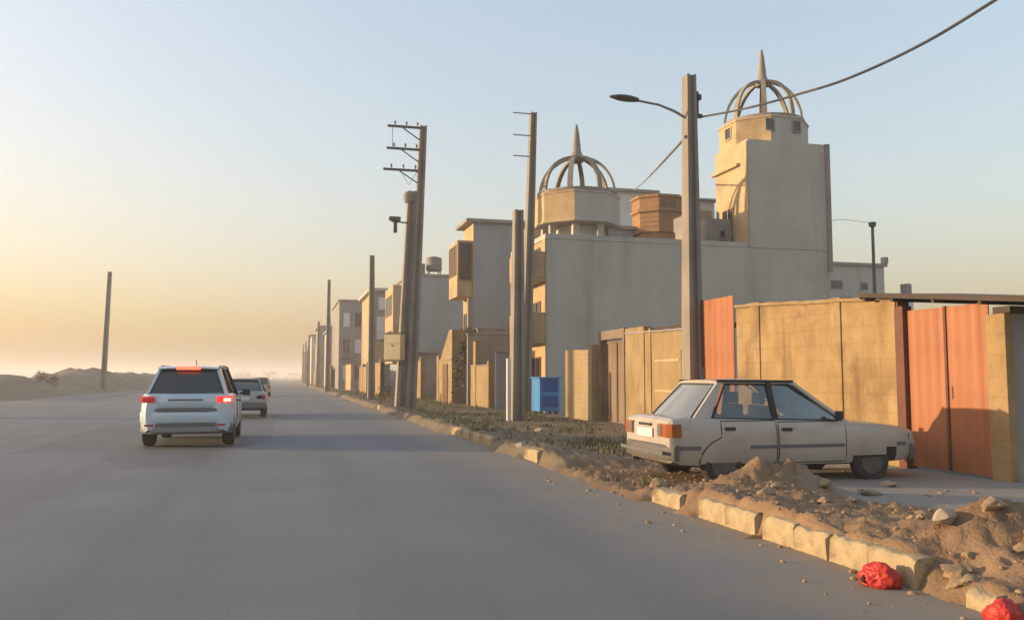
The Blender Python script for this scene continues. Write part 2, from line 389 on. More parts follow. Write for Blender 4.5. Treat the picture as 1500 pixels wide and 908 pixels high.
KERBS = [(39.9, 38.9), (21.8, 20.75), (20.7, 19.65), (19.58, 18.56), (18.5, 17.5), (14.95, 14.1), (9.4, 8.68), (8.24, 7.70), (7.69, 7.13), (7.0, 6.528), (6.52, 6.048), (6.04, 5.565), (5.557, 5.07), (4.62, 4.4)]
def kerb_near(y):
    return max([sstep(.18, 0, max(b - y, y - a, 0)) for a, b in KERBS])
def verge_z(x, y):
    n1 = fbm(x * 1.3, y * 1.3); n2 = fbm(x * 5, y * 5, 3.3); n3 = fbm(x * .5, y * .3, 7)
    k = kerb_near(y)
    edge = 4.12 + .16 * fbm(y * .8, 2.2) + .10 * fbm(y * 3.1, 5.2)
    if 4.55 < y < 5.12: edge = 4.27 + .05 * fbm(y * 6, 1)
    elif y < 5.0: edge -= .05
    zout = sstep(edge - .12, edge + .22, x)                      # soil that spills onto the road where the kerb is gone
    zin = sstep(4.22, 4.34, x) * 1.08                              # soil held back by a kerb block
    ramp = zout * (1 - k) + zin * k
    near = sstep(10.4, 9.2, y)
    h = .08 + .02 * n3
    strip = .155 * sstep(6.6, 5.0, x) * sstep(9.2, 8.2, y)       # heaped strip behind the kerb
    strip += .10 * sstep(5.8, 4.6, x) * sstep(12.5, 14, y)
    flat_ = sstep(5.9, 6.8, x) * sstep(13.5, 12.5, y)
    rough = (1 - .8 * flat_) * (.05 * n1 + .035 * n2 + .05 * abs(fbm(x * 9, y * 9, 8.8)) + .018 * fbm(x * 21, y * 21, 1.8)) * (.35 + .65 * sstep(7.0, 5.4, x)) * sstep(3.95, 4.3, x)
    if 9.9 < y < 12.6 and x > 4.7: rough *= .3
    pile = .36 * math.exp(-(((x - 5.75) / .62) ** 2 + ((y - 9.15) / .36) ** 2)) + .07 * math.exp(-(((x - 5.1) / .5) ** 2 + ((y - 8.7) / .35) ** 2))
    pile += .22 * math.exp(-(((x - 5.6) / .5) ** 2 + ((y - 4.9) / .5) ** 2)) + .15 * math.exp(-(((x - 5.0) / .35) ** 2 + ((y - 5.4) / .4) ** 2))
    if y < 5.4: strip *= 1 - .75 * sstep(5.3, 4.9, y) * sstep(4.75, 4.4, x)
    flat = sstep(5.2, 6.8, x) * sstep(13.5, 12.5, y)              # beaten drive in front of the gates
    h = h * (1 - flat) + .025 * flat
    if 10.0 < y < 13: h *= .55
    z = (h + strip + rough + pile * (1 + .35 * n1 + .3 * n2)) * ramp
    return z - .012 * (1 - ramp) - .03 * sstep(.06, 0, ramp)
vx = frange(3.7, 6.9, .04) + frange(6.97, 9.95, .07); vy = frange(2.5, 9.6, .045) + frange(9.67, 13, .07) + frange(13.2, 42, .22) + frange(43, 260, 1.5)
# finer soil tone change: the verge carries its own material with a paler, trodden drive
tag(heightfield('verge', vx, vy, verge_z, 'soil'), kind='structure')

MOUNDS = [(-19.5, 66, 1.25, 4.2), (-20.8, 76, 1.35, 3.2), (-22.5, 82, .9, 6), (-19, 89, 1.3, 3.4), (-19.6, 97, 1.5, 5), (-18.9, 106, 1.45, 5), (-20, 117, 1.9, 7), (-24, 104, 1.4, 7), (-21, 130, 1.9, 8), (-21, 146, 1.9, 9), (-22, 165, 2.0, 10), (-23, 185, 2.0, 10)]
def berm_z(x, y):
    n = fbm(x * .12, y * .12); n2 = fbm(x * .5, y * .5, 4)
    e = sstep(-16.2 + .5 * fbm(y * .2, 1.7), -17.6, x)
    z = .12 + .10 * n2
    back = sstep(-17.2, -22, x)
    z += back * (.35 + .25 * n)
    for mx, my, h, r in MOUNDS:
        d = ((x - mx) / r) ** 2 + ((y - my) / (r * 1.3)) ** 2
        if d < 6: z += h * math.exp(-d * 1.1) * (.85 + .35 * n2) * .66
    z += back * (.50 * abs(fbm(x * .8, y * .8, 2)) + .10 * fbm(x * 2.1, y * 2.1, 5))
    z *= sstep(-150, -110, x)
    return z * e - .04 * (1 - e)
tag(heightfield('earth_berm', frange(-62, -15.6, .8), frange(-10, 330, 1.2), berm_z, 'berm_soil'), kind='structure')

# ------------------------------------------------------------------ haze
hz = bpy.data.materials.new('haze_air'); hz.use_nodes = True
n = hz.node_tree.nodes; n.remove(n['Principled BSDF'])
pv = n.new('ShaderNodeVolumePrincipled'); pv.inputs['Color'].default_value = (.94, .885, .83, 1); pv.inputs['Density'].default_value = .0014; pv.inputs['Anisotropy'].default_value = .2
hz.node_tree.links.new(pv.outputs[0], n['Material Output'].inputs['Volume'])
M['haze_air'] = hz
g = MB(); g.box(-2700, 2700, -2700, 2700, -1.2, 18.5)
tag(g.build('haze', 'haze_air'), kind='stuff')

# ------------------------------------------------------------------ kerb blocks
KLAB = ['far pale kerb block left alone at the road edge near the tall twin pole', 'pale kerb block farthest from us in the intact row of four', 'second farthest pale kerb block in the intact row of four',
        'third pale kerb block in the intact row of four, nearer end', 'nearest pale kerb block of the intact row of four past the weeds', 'single pale kerb block between weeds, standing alone left of the parked car',
        'low pale kerb block just in front of the parked car tail', 'worn kerb block beside the gap, left of the soil heap', 'crooked worn kerb block next to the broad joint', 'kerb block at the far end of the long front row',
        'second kerb block of the long front row', 'third kerb block of the long front row', 'end kerb block behind the red plastic bag', 'broken kerb stump in orange soil at the bottom right']
for i, (a, b) in enumerate(KERBS):
    m = MB(); L = a - b; h = (.205 if i != 13 else .12) + random.uniform(-.008, .008)
    if i == 6: h = .17
    prof = [(-.08, -.1), (-.08, h - .04), (-.055, h - .005), (-.03, h), (.08, h), (.08, -.1)]
    ny = 14
    rings = []
    for k in range(ny + 1):
        y = -L / 2 + L * k / ny
        rings.append([(x + .016 * fbm(x * 9, (y + i * 3) * 9, z * 9) + (.05 * max(0, fbm(y * 6 + i * 5, z * 7, 4) - .25) if x < -.05 and z > .1 else 0), y + .012 * fbm(z * 8, x * 8, i), z + (.011 * fbm(y * 7 + i * 7, x * 6, 1.5) - (.05 * max(0, fbm(y * 5 + i * 9, 6.6) - .2) if x < .0 else 0) if z > 0 else 0)) for x, z in prof])
    m.loft(rings)
    root = m.build('kerb_block', 'kerb_stone', None, bevel=.004, smooth=30)
    root.location = (4.30, (a + b) / 2, 0); root.rotation_euler = (random.uniform(-.02, .02), random.uniform(-.03, .02), random.uniform(-.018, .018))
    tag(root, KLAB[i], 'kerb block', 'kerb blocks along the right road edge')

# ------------------------------------------------------------------ compound walls and gates along the street
def wall_run(name, label, mat_, x0, x1, y0, y1, z0, z1, cap=None, piers=(), cat='wall', capm='cement_dark', pier_mat=None):
    """street wall from y0 (near) to y1 (far); heights z0 near, z1 far"""
    t = thing(name, label, cat, (x0, (y0 + y1) / 2, 0))
    m = MB()
    k = max(2, int((y1 - y0) / .35)); tops = []
    for i in range(k + 1):
        y = y0 + (y1 - y0) * i / k; tops.append((x0, y, z0 + (z1 - z0) * i / k + .018 * fbm(y * 1.7, x0, 3)))
    m.prism([(x0, y0, -.05)] + [(x0, y1, -.05)] + tops[::-1], (x1 - x0, 0, 0))
    m.build('wall', mat_, t, bevel=.012)
    if cap:
        m = MB(); o = .05
        bot = [(x0 - o, p[1], p[2] + .003) for p in tops]; up = [(x0 - o, p[1], p[2] + cap * (1 + .35 * fbm(p[1] * 2.3, 9, 1))) for p in tops]
        m.prism(bot + up[::-1], (x1 - x0 + 2 * o, 0, 0))
        m.build('coping', capm, t, bevel=.008)
    for (ya, yb, h) in piers:
        m = MB(); m.box(x0 - .028, x1 + .03, ya, yb, -.05, h); m.build('pier', pier_mat or mat_, t, bevel=.012)
    return t

def sheet_gate(name, label, mat_, x, y0, y1, h, leaves=1, ribs=.16, rail=True, z0=.06):
    t = thing(name, label, 'gate', (x, (y0 + y1) / 2, 0))
    L = (y1 - y0) / leaves
    for k in range(leaves):
        a, b = y0 + k * L + .012, y0 + (k + 1) * L - .012
        m = MB(); n = max(6, int((b - a) / ribs) * 4); rings = []
        prof = [0, 0, .009, .009]
        pts = []
        for i in range(n + 1):
            y = a + (b - a) * i / n
            pts.append((x - prof[i % 4], y))
        poly = [(px, py, z0) for px, py in pts] + [(x + .02, b, z0), (x + .02, a, z0)]
        m.prism(poly, (0, 0, h - z0))
        leaf = m.build('gate_leaf', mat_, t)
        if rail:
            m = MB()
            m.box(x - .04, x - .0155, a, a + .05, z0, h + .02); m.box(x - .04, x - .0155, b - .05, b, z0, h + .02)
            m.box(x - .04, x - .0155, a + .05, b - .05, h - .04, h + .02); m.box(x - .04, x - .0155, a + .05, b - .05, z0, z0 + .06)
            m.build('leaf_frame', mat_, leaf, bevel=.004)
    return t

PX = 9.70
# nearest: return wall at the end of the compound, seen in shade at the right edge of the photograph
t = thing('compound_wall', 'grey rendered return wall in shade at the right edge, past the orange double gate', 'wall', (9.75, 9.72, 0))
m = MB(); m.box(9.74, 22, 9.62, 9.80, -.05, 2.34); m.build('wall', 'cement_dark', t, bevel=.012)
m = MB(); m.box(9.66, 22, 9.56, 9.86, 2.343, 2.44); m.build('coping', 'roof_sheet', t, bevel=.008)
m = MB(); m.box(9.60, 9.74, 9.60, 9.93, -.05, 2.34); m.build('pier', 'plaster_yellow', t, bevel=.012, label='yellow sunlit end pier')
# orange double gate
gt = sheet_gate('double_gate', 'orange sheet metal double gate under the dark sloping canopy', 'gate_orange', PX - .02, 9.95, 11.60, 2.52, leaves=2, ribs=.20, rail=False)
m = MB(); m.box(PX - .10, PX + .08, 11.605, 11.80, -.02, 2.60); m.build('gate_post', 'gate_red_dark', gt, bevel=.008)
m = MB(); m.box(PX - .045, PX + .03, 10.755, 10.80, .06, 2.53); m.build('centre_bar', 'gate_red_dark', gt)
m = MB(); m.tube([(PX - .075, 10.70, 1.15), (PX - .10, 10.70, 1.15), (PX - .10, 10.70, 1.32), (PX - .075, 10.70, 1.32)], .012, 6); m.build('handle', 'steel_dark', gt)
# canopy over the gate
t = thing('gate_canopy', 'dark sloping sheet canopy over the orange double gate', 'canopy', (9.6, 11, 0))
m = MB()
m.prism([(9.46, 9.1, 2.475), (9.46, 12.45, 2.83), (11.6, 12.45, 2.88), (11.6, 9.1, 2.50)], (0, 0, .05))
m.build('roof_sheet', 'roof_sheet', t)
m = MB(); m.prism([(9.44, 9.1, 2.45), (9.44, 12.45, 2.81), (9.44, 12.45, 2.885), (9.44, 9.1, 2.53)], (.018, 0, 0)); m.prism([(9.458, 12.44, 2.78), (11.6, 12.44, 2.80), (11.6, 12.44, 2.93), (9.458, 12.44, 2.88)], (0, .018, 0)); m.build('fascia', 'roof_sheet', t)
m = MB()
for y in (9.9, 10.8, 11.7, 12.38):
    z = 2.475 + (y - 9.1) / 3.35 * .355
    m.box(9.48, 11.5, y - .03, y + .03, z - .075, z - .004)
m.build('roof_rafter', 'roof_sheet', t)
# main yellow wall with piers
wall_run('compound_wall', 'long yellow plaster wall with dark stains behind the parked car', 'plaster_yellow', PX, PX + .22, 11.84, 17.0, 2.72, 3.0, cap=.07,
         piers=[(16.02, 16.36, 3.05), (13.3, 13.62, 2.90), (11.86, 12.1, 2.80)], capm='plaster_tan')
# orange single gate
gt = sheet_gate('single_gate', 'tall orange metal gate beside the street lamp pole', 'gate_orange', PX - .03, 17.05, 18.5, 3.28, leaves=1, ribs=.24, rail=False)
m = MB(); m.box(PX - .08, PX + .08, 18.52, 18.64, 0, 3.30); m.build('gate_post', 'gate_red_dark', gt, bevel=.006)
# tan wall with framed panel
t = wall_run('compound_wall', 'tan stained wall with framed steel door left of the lamp pole', 'plaster_tan', PX, PX + .22, 18.68, 23.35, 2.62, 2.72, cap=.05,
             piers=[(22.0, 23.35, 2.88), (21.55, 21.7, 2.80)], capm='cement_dark')
m = MB(); m.box(PX - .035, PX - .004, 19.7, 21.3, .05, 2.15); d = m.build('door', 'plaster_tan', t, bevel=.01, label='tan painted steel door')
m = MB()
for z in (.3, 1.1, 1.9): m.box(PX - .055, PX - .037, 19.75, 21.25, z - .03, z + .03)
m.build('door_rail', 'cladding', d)
m = MB(); m.box(PX + .03, PX + 1.2, 18.7, 21.4, 2.69, 2.80); m.build('roof_slab', 'roof_sheet', t)
# brown gate
gt = sheet_gate('yard_gate', 'dark brown metal gate between the tan wall and the pale brick wall', 'gate_brown', PX + .16, 23.55, 25.3, 2.55, leaves=2, ribs=.3)
m = MB(); m.box(PX - .05, PX + .2, 23.38, 23.52, -.02, 2.92); m.build('gate_post', 'gate_brown', gt, bevel=.01)
m = MB(); m.box(PX - .05, PX + .2, 25.34, 25.5, -.02, 2.92); m.build('gate_post', 'gate_brown', gt, bevel=.01)
m = MB(); m.box(PX - .05, PX + .2, 23.523, 25.337, 2.62, 2.9); m.build('lintel', 'gate_brown', gt, bevel=.01)
# pale brick wall
wall_run('compound_wall', 'pale brick wall section right of the blue bin', 'brick_pale', PX - .25, PX + .05, 25.56, 28.2, 2.34, 2.40, cap=None, piers=[(25.52, 25.75, 2.5)])

# walls farther down the street: sunlit ends and shaded returns
def yard(label, y, x0, x1, h, m_, name='yard_wall'):
    """a short wall across the street line, its end catching the sun"""
    t = thing(name, label, 'wall', (x0, y, 0))
    mb = MB(); mb.box(x0, x1, y, y + .22, -.05, h); mb.build('wall', m_, t, bevel=.015)
    mb = MB(); mb.box(x0 - .04, x1, y - .04, y + .26, h + .003, h + .07); mb.build('coping', 'cement_dark', t, bevel=.01)
    return t
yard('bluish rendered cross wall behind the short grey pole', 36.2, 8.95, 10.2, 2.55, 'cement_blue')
wall_run('compound_wall', 'low tan wall with tall end pier left of the short grey pole', 'plaster_tan', 8.95, 9.15, 37.6, 41.4, 2.0, 2.0, cap=.05, piers=[(40.2, 40.75, 3.2), (37.5, 37.8, 2.2)])
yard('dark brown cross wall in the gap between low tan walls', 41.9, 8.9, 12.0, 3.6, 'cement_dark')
t = wall_run('gatehouse', 'small sunlit gatehouse with a sloped tan parapet', 'plaster_tan', 8.6, 10.4, 44.5, 49.0, 2.4, 2.4, cap=.06, piers=[(48.4, 49.0, 2.7)], cat='gatehouse')
m = MB(); m.prism([(8.6, 44.5, 2.463), (8.6, 48.0, 2.463), (8.6, 44.5, 4.1), (8.6, 45.2, 4.1)][0:2] + [(8.6, 45.4, 4.0), (8.6, 44.5, 4.0)], (1.8, 0, 0)); m.build('parapet', 'plaster_tan', t, bevel=.02)
m = MB(); m.box(8.55, 8.597, 45.6, 47.0, .05, 2.2); m.build('door', 'window_brown', t)
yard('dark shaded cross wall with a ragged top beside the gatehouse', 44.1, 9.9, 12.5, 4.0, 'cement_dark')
wall_run('compound_wall', 'narrow sunlit wall just right of the tall twin pole', 'plaster_tan', 8.2, 8.4, 52.5, 56.5, 2.5, 2.4, cap=.05, piers=[(52.4, 52.8, 2.7)])
wall_run('compound_wall', 'sunlit wall below the meter cabinet, left of the tall twin pole', 'plaster_tan', 7.2, 7.5, 66, 71, 2.6, 2.6, cap=.05, piers=[(66, 66.4, 2.9)])
wall_run('compound_wall', 'low pinkish wall in front of the far grey block', 'cladding', 6.6, 6.8, 88, 96, 2.8, 2.8, cap=.05)

wall_run('compound_wall', 'low ochre wall running past the slab roof house', 'plaster_tan', 7.0, 7.25, 75, 83, 2.3, 2.5, cap=.05, piers=[(75, 75.5, 2.8), (79, 79.4, 2.7)])
wall_run('compound_wall', 'faint ochre wall before the first hazy two storey house', 'plaster_tan', 5.9, 6.15, 112, 124, 2.6, 2.6, cap=.05, piers=[(112, 112.6, 3.0)])
wall_run('compound_wall', 'faint ochre wall farthest along the street', 'plaster_tan', 5.5, 5.75, 152, 164, 2.6, 2.6, cap=.05)
t = thing('roadside_shed', 'small brown shed with flat roof between low walls near the twin pole', 'shed', (8.0, 58, 0))
mb = MB(); mb.box(8.0, 10.2, 58, 62, -.05, 3.1); mb.build('wall', 'cement_dark', t, bevel=.02)
mb = MB(); mb.box(7.8, 10.3, 57.8, 62.2, 3.103, 3.25); mb.build('roof_slab', 'cement_dark', t, bevel=.01)
mb = MB(); mb.box(7.96, 7.997, 58.6, 60.2, .02, 2.2); mb.build('door', 'gate_brown', t)

# ------------------------------------------------------------------ buildings
def win(parent, face, u0, u1, z0, z1, c, pane='window_dark', frame='frame_white', fr=.06, bars=1, proud=.04):
    """window on a wall: face 'W' = plane x=c looking to -X (u runs along y); 'S' = plane y=c looking to -Y (u runs along x)"""
    def B(mb, a, b, za, zb, d0, d1):
        if face == 'W': mb.box(c - d1, c - d0, a, b, za, zb)
        else: mb.box(a, b, c - d1, c - d0, za, zb)
    f = MB()
    B(f, u0 - fr, u0, z0 - fr, z1 + fr, .003, proud); B(f, u1, u1 + fr, z0 - fr, z1 + fr, .003, proud)
    B(f, u0, u1, z1, z1 + fr, .003, proud); B(f, u0, u1, z0 - fr, z0, .003, proud + .03)
    for k in range(bars):
        u = u0 + (u1 - u0) * (k + 1) / (bars + 1); B(f, u - .025, u + .025, z0, z1, .012, proud - .004)
    w = f.build('window', frame, parent)
    p = MB(); B(p, u0, u1, z0, z1, .002, .010); p.build('pane', pane, w)
    return w

def ornamental_dome(house, cx, cy, z0, r, h, spire, rib_w=.235):
    """open frame of curved ribs with a mast on top"""
    m = MB()
    m.lathe([(r * .99, 0), (r * 1.04, .02), (r * 1.04, .14), (r * .96, .16), (r * .86, .16), (r * .86, 0)], (cx, cy, z0), 24)
    d = m.build('dome_ring', 'dome_rib', house, smooth=30)
    for k in range(8):
        a = 2 * math.pi * (k + .35) / 8
        ca, sa = math.cos(a), math.sin(a)
        inner = []; rings = []
        for i in range(15):
            t = math.pi / 2 * i / 14
            rr = max(r * math.cos(t) ** .92, .07); zz = z0 + .1 + h * math.sin(t)
            th = .09
            wv = (rib_w / 2) * (1 - .35 * i / 14)
            ro, ri = rr, max(rr - th * (1.0 if i < 12 else .7), .02)
            zo, zi = zz, zz - th * math.sin(t)
            px, py = -sa * wv, ca * wv
            rings.append([(cx + ca * ro + px, cy + sa * ro + py, zo), (cx + ca * ro - px, cy + sa * ro - py, zo), (cx + ca * ri - px, cy + sa * ri - py, zi), (cx + ca * ri + px, cy + sa * ri + py, zi)])
        q = MB(); q.loft(rings); q.build('rib', 'dome_rib', d, smooth=40)
    q = MB()
    zt = z0 + h
    q.lathe([(.30, -.16), (.36, .04), (.27, .16), (.20, .34), (.17, spire * .45), (.12, spire * .75), (.05, spire)], (cx, cy, zt), 10)
    q.lathe([(.05, -.05), (.19, 0), (.05, .05)], (cx, cy, zt + spire * .42), 10)
    q.build('spire', 'dome_rib', d, smooth=40)
    return d

def sun_warm_facets(o):  # the sun's warm tone is put into the colour of facets facing it
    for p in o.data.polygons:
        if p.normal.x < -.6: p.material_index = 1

# --- main house with two dome towers
BX, BY = 10.3, 33.1
H = thing('house', 'grey rendered house with two open rib domes, behind the tan walls', 'house', (BX, BY, 0))
m = MB(); m.box(BX, 23.65, BY, 38.6, -.05, 7.12); m.box(14.2, 23.65, 38.603, 44.0, -.05, 7.115); m.build('wall', 'cement', H, bevel=.02)
m = MB(); m.box(BX - .05, 19.55, BY - .012, BY + .20, 7.125, 7.34); m.box(BX - .05, BX + .2, BY + .205, 38.6, 7.125, 7.34); m.build('parapet', 'cement', H, bevel=.02)
for ya, yb in ((BY, BY + .42), (36.0, 36.4), (38.2, 38.6)):
    m = MB(); m.box(BX - .06, BX - .003, ya, yb, 0, 7.12); m.build('corner_strip', 'cladding', H, bevel=.01)
m = MB(); m.box(BX - .04, BX - .003, BY + .425, 35.995, .0, 7.1); m.box(BX - .04, BX - .003, 36.405, 38.195, 0, 7.1); m.build('facade', 'cladding', H)
ya, yb = BY + .02, 35.6
for z in (2.85, 5.35):
    m = MB(); m.box(9.46, BX - .065, ya, yb, z, z + .16)
    b = m.build('balcony', 'cladding', H, bevel=.015)
    m = MB(); m.box(9.40, 9.52, ya - .004, yb, z + .163, z + 1.25); m.box(9.525, BX - .065, ya - .004, ya + .10, z + .163, z + 1.25)
    m.build('balcony_parapet', 'cladding', b, bevel=.015)
for z in (.9, 3.2, 5.8):
    win(H, 'W', BY + .7, 35.6, z, z + (1.35 if z < 5 else 1.0), BX - .04, pane='window_dark', frame='window_brown', bars=2)
    win(H, 'W', 36.7, 37.9, z, z + 1.2 if z < 5 else z + 1.0, BX - .04, pane='window_dark', frame='window_brown', bars=1)
# wide opening slab under the front drum
DCX, DCY = 12.5, 35.55
m = MB()
for k in range(8):
    a = 2 * math.pi * (k + .5) / 8
    m.box(DCX + 1.45 * math.cos(a) - .14, DCX + 1.45 * math.cos(a) + .14, DCY + 1.45 * math.sin(a) - .14, DCY + 1.45 * math.sin(a) + .14, 7.13, 8.06)
m.lathe([(1.0, 0), (1.0, .92)], (DCX, DCY, 7.13), 8, a0=math.pi / 8, mi=1)
m.build('lantern_column', ['cement', 'white_wall'], H)
m = MB(); m.lathe([(1.55, 0), (1.96, .02), (1.96, .10), (1.90, .13), (1.90, 1.26), (1.94, 1.28), (1.94, 1.36), (1.4, 1.36)], (DCX, DCY, 8.065), 8, a0=math.pi / 8)
sun_warm_facets(m.build('drum', ['cement', 'cladding'], H))
ornamental_dome(H, DCX, DCY, 9.43, 1.74, 1.78, 1.55)
# low front penthouse block left of the drum (sunlit)
m = MB(); m.box(10.52, 11.2, 37.0, 38.5, 7.13, 8.2); m.build('stair_head', 'cladding', H, bevel=.02)
# tower
TX0, TX1 = 19.62, 23.62
m = MB(); m.box(TX0, TX1, BY - .015, 36.0, 7.124, 11.98); tw = m.build('tower', 'cement', H, bevel=.02)
m = MB(); m.box(TX1 - .10, TX1 + .12, BY - .10, 36.05, 6.2, 12.0); m.build('corner_post', 'cement_dark', tw, bevel=.015)
m = MB(); m.box(TX0 - .06, TX0 - .004, BY + .0, BY + .55, 7.13, 11.9); m.build('corner_post', 'cladding', tw, bevel=.01)
m = MB(); m.box(TX0 - .04, TX0 - .004, BY + .555, 35.95, 7.13, 11.95); fc = m.build('tower_facade', 'cladding', tw)
m = MB(); m.box(TX0 - .22, TX0 - .045, 33.7, 36.1, 10.9, 11.02); m.build('ledge', 'cladding', tw, bevel=.01)
win(tw, 'W', 34.4, 35.3, 8.0, 9.1, TX0 - .04, frame='cladding')
DX2, DY2 = 21.6, 35.0
m = MB(); m.lathe([(2.03, 0), (2.03, 1.1), (2.08, 1.12), (2.08, 1.2), (1.6, 1.2)], (DX2, DY2, 11.985), 8, a0=math.pi / 8)
dr = m.build('drum', ['cement', 'cladding'], tw); sun_warm_facets(dr)
a8 = 2.03 * math.cos(math.pi / 8)
win(dr, 'S', DX2 - 1.0, DX2 - .65, 12.5, 12.95, DY2 - a8, frame='cement_dark', bars=0)
win(dr, 'S', DX2 + .35, DX2 + .7, 12.5, 12.95, DY2 - a8, frame='cement_dark', bars=0)
win(dr, 'W', DY2 - .3, DY2 + .15, 12.45, 12.95, DX2 - a8, frame='cladding', bars=0)
ornamental_dome(H, DX2, DY2, 13.19, 1.80, 2.12, 1.62)
# grey block on the roof between turret and tower
m = MB(); m.box(18.2, 19.5, 34.4, 37.5, 7.13, 8.6); m.box(18.6, 19.4, 36.0, 38.5, 8.603, 9.3); m.build('stair_head', 'cement_dark', H, bevel=.02)
win(H, 'S', 18.9, 19.15, 7.7, 8.05, 34.4, frame='cement_dark', bars=0)

# --- brick turret standing on the next roof
T = thing('turret_house', 'low house topped by an orange brick octagonal turret, behind the lamp pole', 'house', (17.0, 45.2, 0))
m = MB(); m.box(15.2, 26.6, 44.9, 54, -.05, 9.3); m.build('wall', 'cement', T, bevel=.02)
tcx, tcy = 21.5, 46.6
m = MB(); m.lathe([(1.45, 0), (1.45, .55), (1.62, .62), (1.62, .80), (1.52, .86), (1.52, 1.75), (1.68, 1.84), (1.68, 2.0), (1.54, 2.06), (1.54, 2.62), (1.66, 2.68), (1.66, 2.82), (1.2, 2.82)], (tcx, tcy, 9.31), 8, a0=math.pi / 8)
tr = m.build('turret', 'brick_orange', T)
a9 = 1.54 * math.cos(math.pi / 8)
win(tr, 'S', tcx - .5, tcx - .1, 11.45, 11.85, tcy - a9, frame='brick_orange', pane='window_brown', bars=0, fr=.04)
win(tr, 'S', tcx + .1, tcx + .5, 11.45, 11.85, tcy - a9, frame='brick_orange', pane='window_brown', bars=0, fr=.04)
m = MB(); m.box(23.4, 25.6, 47.2, 51, 9.31, 12.3); m.build('stair_head', 'cement', T, bevel=.02)
m = MB(); m.box(23.2, 25.8, 47.0, 51.2, 12.305, 12.45); m.build('roof_slab', 'cement_dark', T, bevel=.01)

# --- pale house behind the front dome
Wt = thing('pale_house', 'pale flat roofed house block right of the front dome', 'house', (21, 60, 0))
m = MB(); m.box(22.2, 27.6, 60, 70, -.05, 15.6); m.build('wall', 'white_wall', Wt, bevel=.02)
m = MB(); m.box(21.2, 27.75, 59.7, 70.2, 15.605, 15.82); m.build('roof_slab', 'cement_dark', Wt, bevel=.01)

# --- grey house beyond the yellow wall on the right
B6 = thing('grey_house', 'far grey house with small windows and roof mast, right of the tower', 'house', (42, 60, 0))
m = MB(); m.box(38.5, 48.0, 60, 72, -.05, 10.6); m.build('wall', 'cement', B6, bevel=.02)
m = MB(); m.box(38.3, 48.2, 59.8, 72.2, 10.605, 10.85); m.build('roof_slab', 'cement_dark', B6, bevel=.01)
m = MB(); m.box(47.85, 48.25, 59.75, 60.2, 10.855, 11.4); m.build('corner_post', 'cement_dark', B6)
m = MB(); m.box(48.005, 51.2, 60.5, 70, -.05, 8.5); m.build('annexe', 'white_wall', B6, bevel=.02)
m = MB(); m.box(50.6, 51.15, 60.6, 61.3, 8.505, 9.35); m.build('chimney', 'cement_dark', B6)
win(B6, 'S', 42.9, 43.9, 8.7, 9.3, 60, frame='cement_dark'); win(B6, 'S', 45.7, 46.3, 8.7, 9.2, 60, frame='cement_dark', bars=0)

# --- three storey house with roof overhang
B2 = thing('apartment_house', 'three storey house with bluish blank side wall and overhanging flat roof', 'house', (10.3, 46.8, 0))
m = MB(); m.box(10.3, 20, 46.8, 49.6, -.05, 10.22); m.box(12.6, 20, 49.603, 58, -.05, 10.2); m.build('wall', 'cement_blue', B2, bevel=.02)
m = MB(); m.box(9.8, 20.2, 46.6, 49.8, 10.225, 10.42); m.box(12.4, 20.2, 49.803, 58.2, 10.225, 10.42); m.build('roof_slab', 'cement_dark', B2, bevel=.01)
m = MB(); m.box(10.24, 10.297, 46.8, 49.55, 0, 10.2); m.build('facade', 'cladding', B2)
m = MB(); m.box(9.35, 10.237, 46.95, 49.4, 6.0, 9.2); bay = m.build('bay', 'cladding', B2, bevel=.02)
win(bay, 'W', 47.2, 49.2, 7.3, 8.9, 9.35, pane='window_brown', frame='window_brown', bars=3)
win(bay, 'S', 9.5, 10.1, 7.0, 9.0, 46.95, pane='window_dark', frame='window_brown', bars=0)
m = MB(); m.box(9.95, 10.237, 46.82, 47.1, 0, 5.9); m.build('downpipe_chase', 'cement_dark', B2)
for z in (.8, 3.6): win(B2, 'W', 47.4, 49.2, z, z + 1.5, 10.24, pane='window_dark', frame='window_brown', bars=2)

# --- next house with rooftop tank
B3 = thing('blue_grey_house', 'bluish grey house with water tank on the roof, right of the tall twin pole', 'house', (10.3, 68, 0))
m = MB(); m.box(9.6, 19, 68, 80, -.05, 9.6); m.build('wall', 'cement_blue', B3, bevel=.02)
m = MB(); m.box(9.5, 19.1, 67.9, 80.1, 9.605, 9.8); m.build('parapet', 'cement_dark', B3, bevel=.01)
m = MB(); m.box(8.4, 9.597, 68.5, 74, 2.6, 8.9); bay = m.build('bay', 'cladding', B3, bevel=.02)
win(bay, 'W', 69.2, 73.3, 3.6, 5.2, 8.4, frame='window_brown', bars=2); win(bay, 'W', 69.2, 73.3, 6.6, 8.1, 8.4, frame='window_brown', bars=2)
t = thing('water_tank', 'dark rooftop water tank on the bluish grey house', 'water tank', (11.9, 69.6, 9.8))
m = MB(); m.lathe([(.1, .45), (.62, .45), (.66, .55), (.66, 1.45), (.6, 1.55), (.2, 1.66), (.02, 1.68)], (11.9, 69.6, 9.8), 16); m.build('tank', 'tank_grey', t, smooth=35)
m = MB()
for sx in (-.45, .45):
    for sy in (-.45, .45): m.box(11.9 + sx - .04, 11.9 + sx + .04, 69.6 + sy - .04, 69.6 + sy + .04, 9.80, 10.25)
m.build('tank_stand', 'steel_dark', t)
t = thing('air_cooler', 'boxy dark rooftop cooler beside the water tank', 'air cooler', (10.6, 69.3, 9.8))
m = MB(); m.box(10.2, 11.05, 68.9, 69.7, 9.9, 10.75); m.build('cabinet', 'tank_grey', t, bevel=.03)
m = MB(); m.box(10.25, 10.35, 68.95, 69.65, 9.80, 9.897); m.box(10.9, 11.0, 68.95, 69.65, 9.80, 9.897); m.build('stand', 'steel_dark', t)

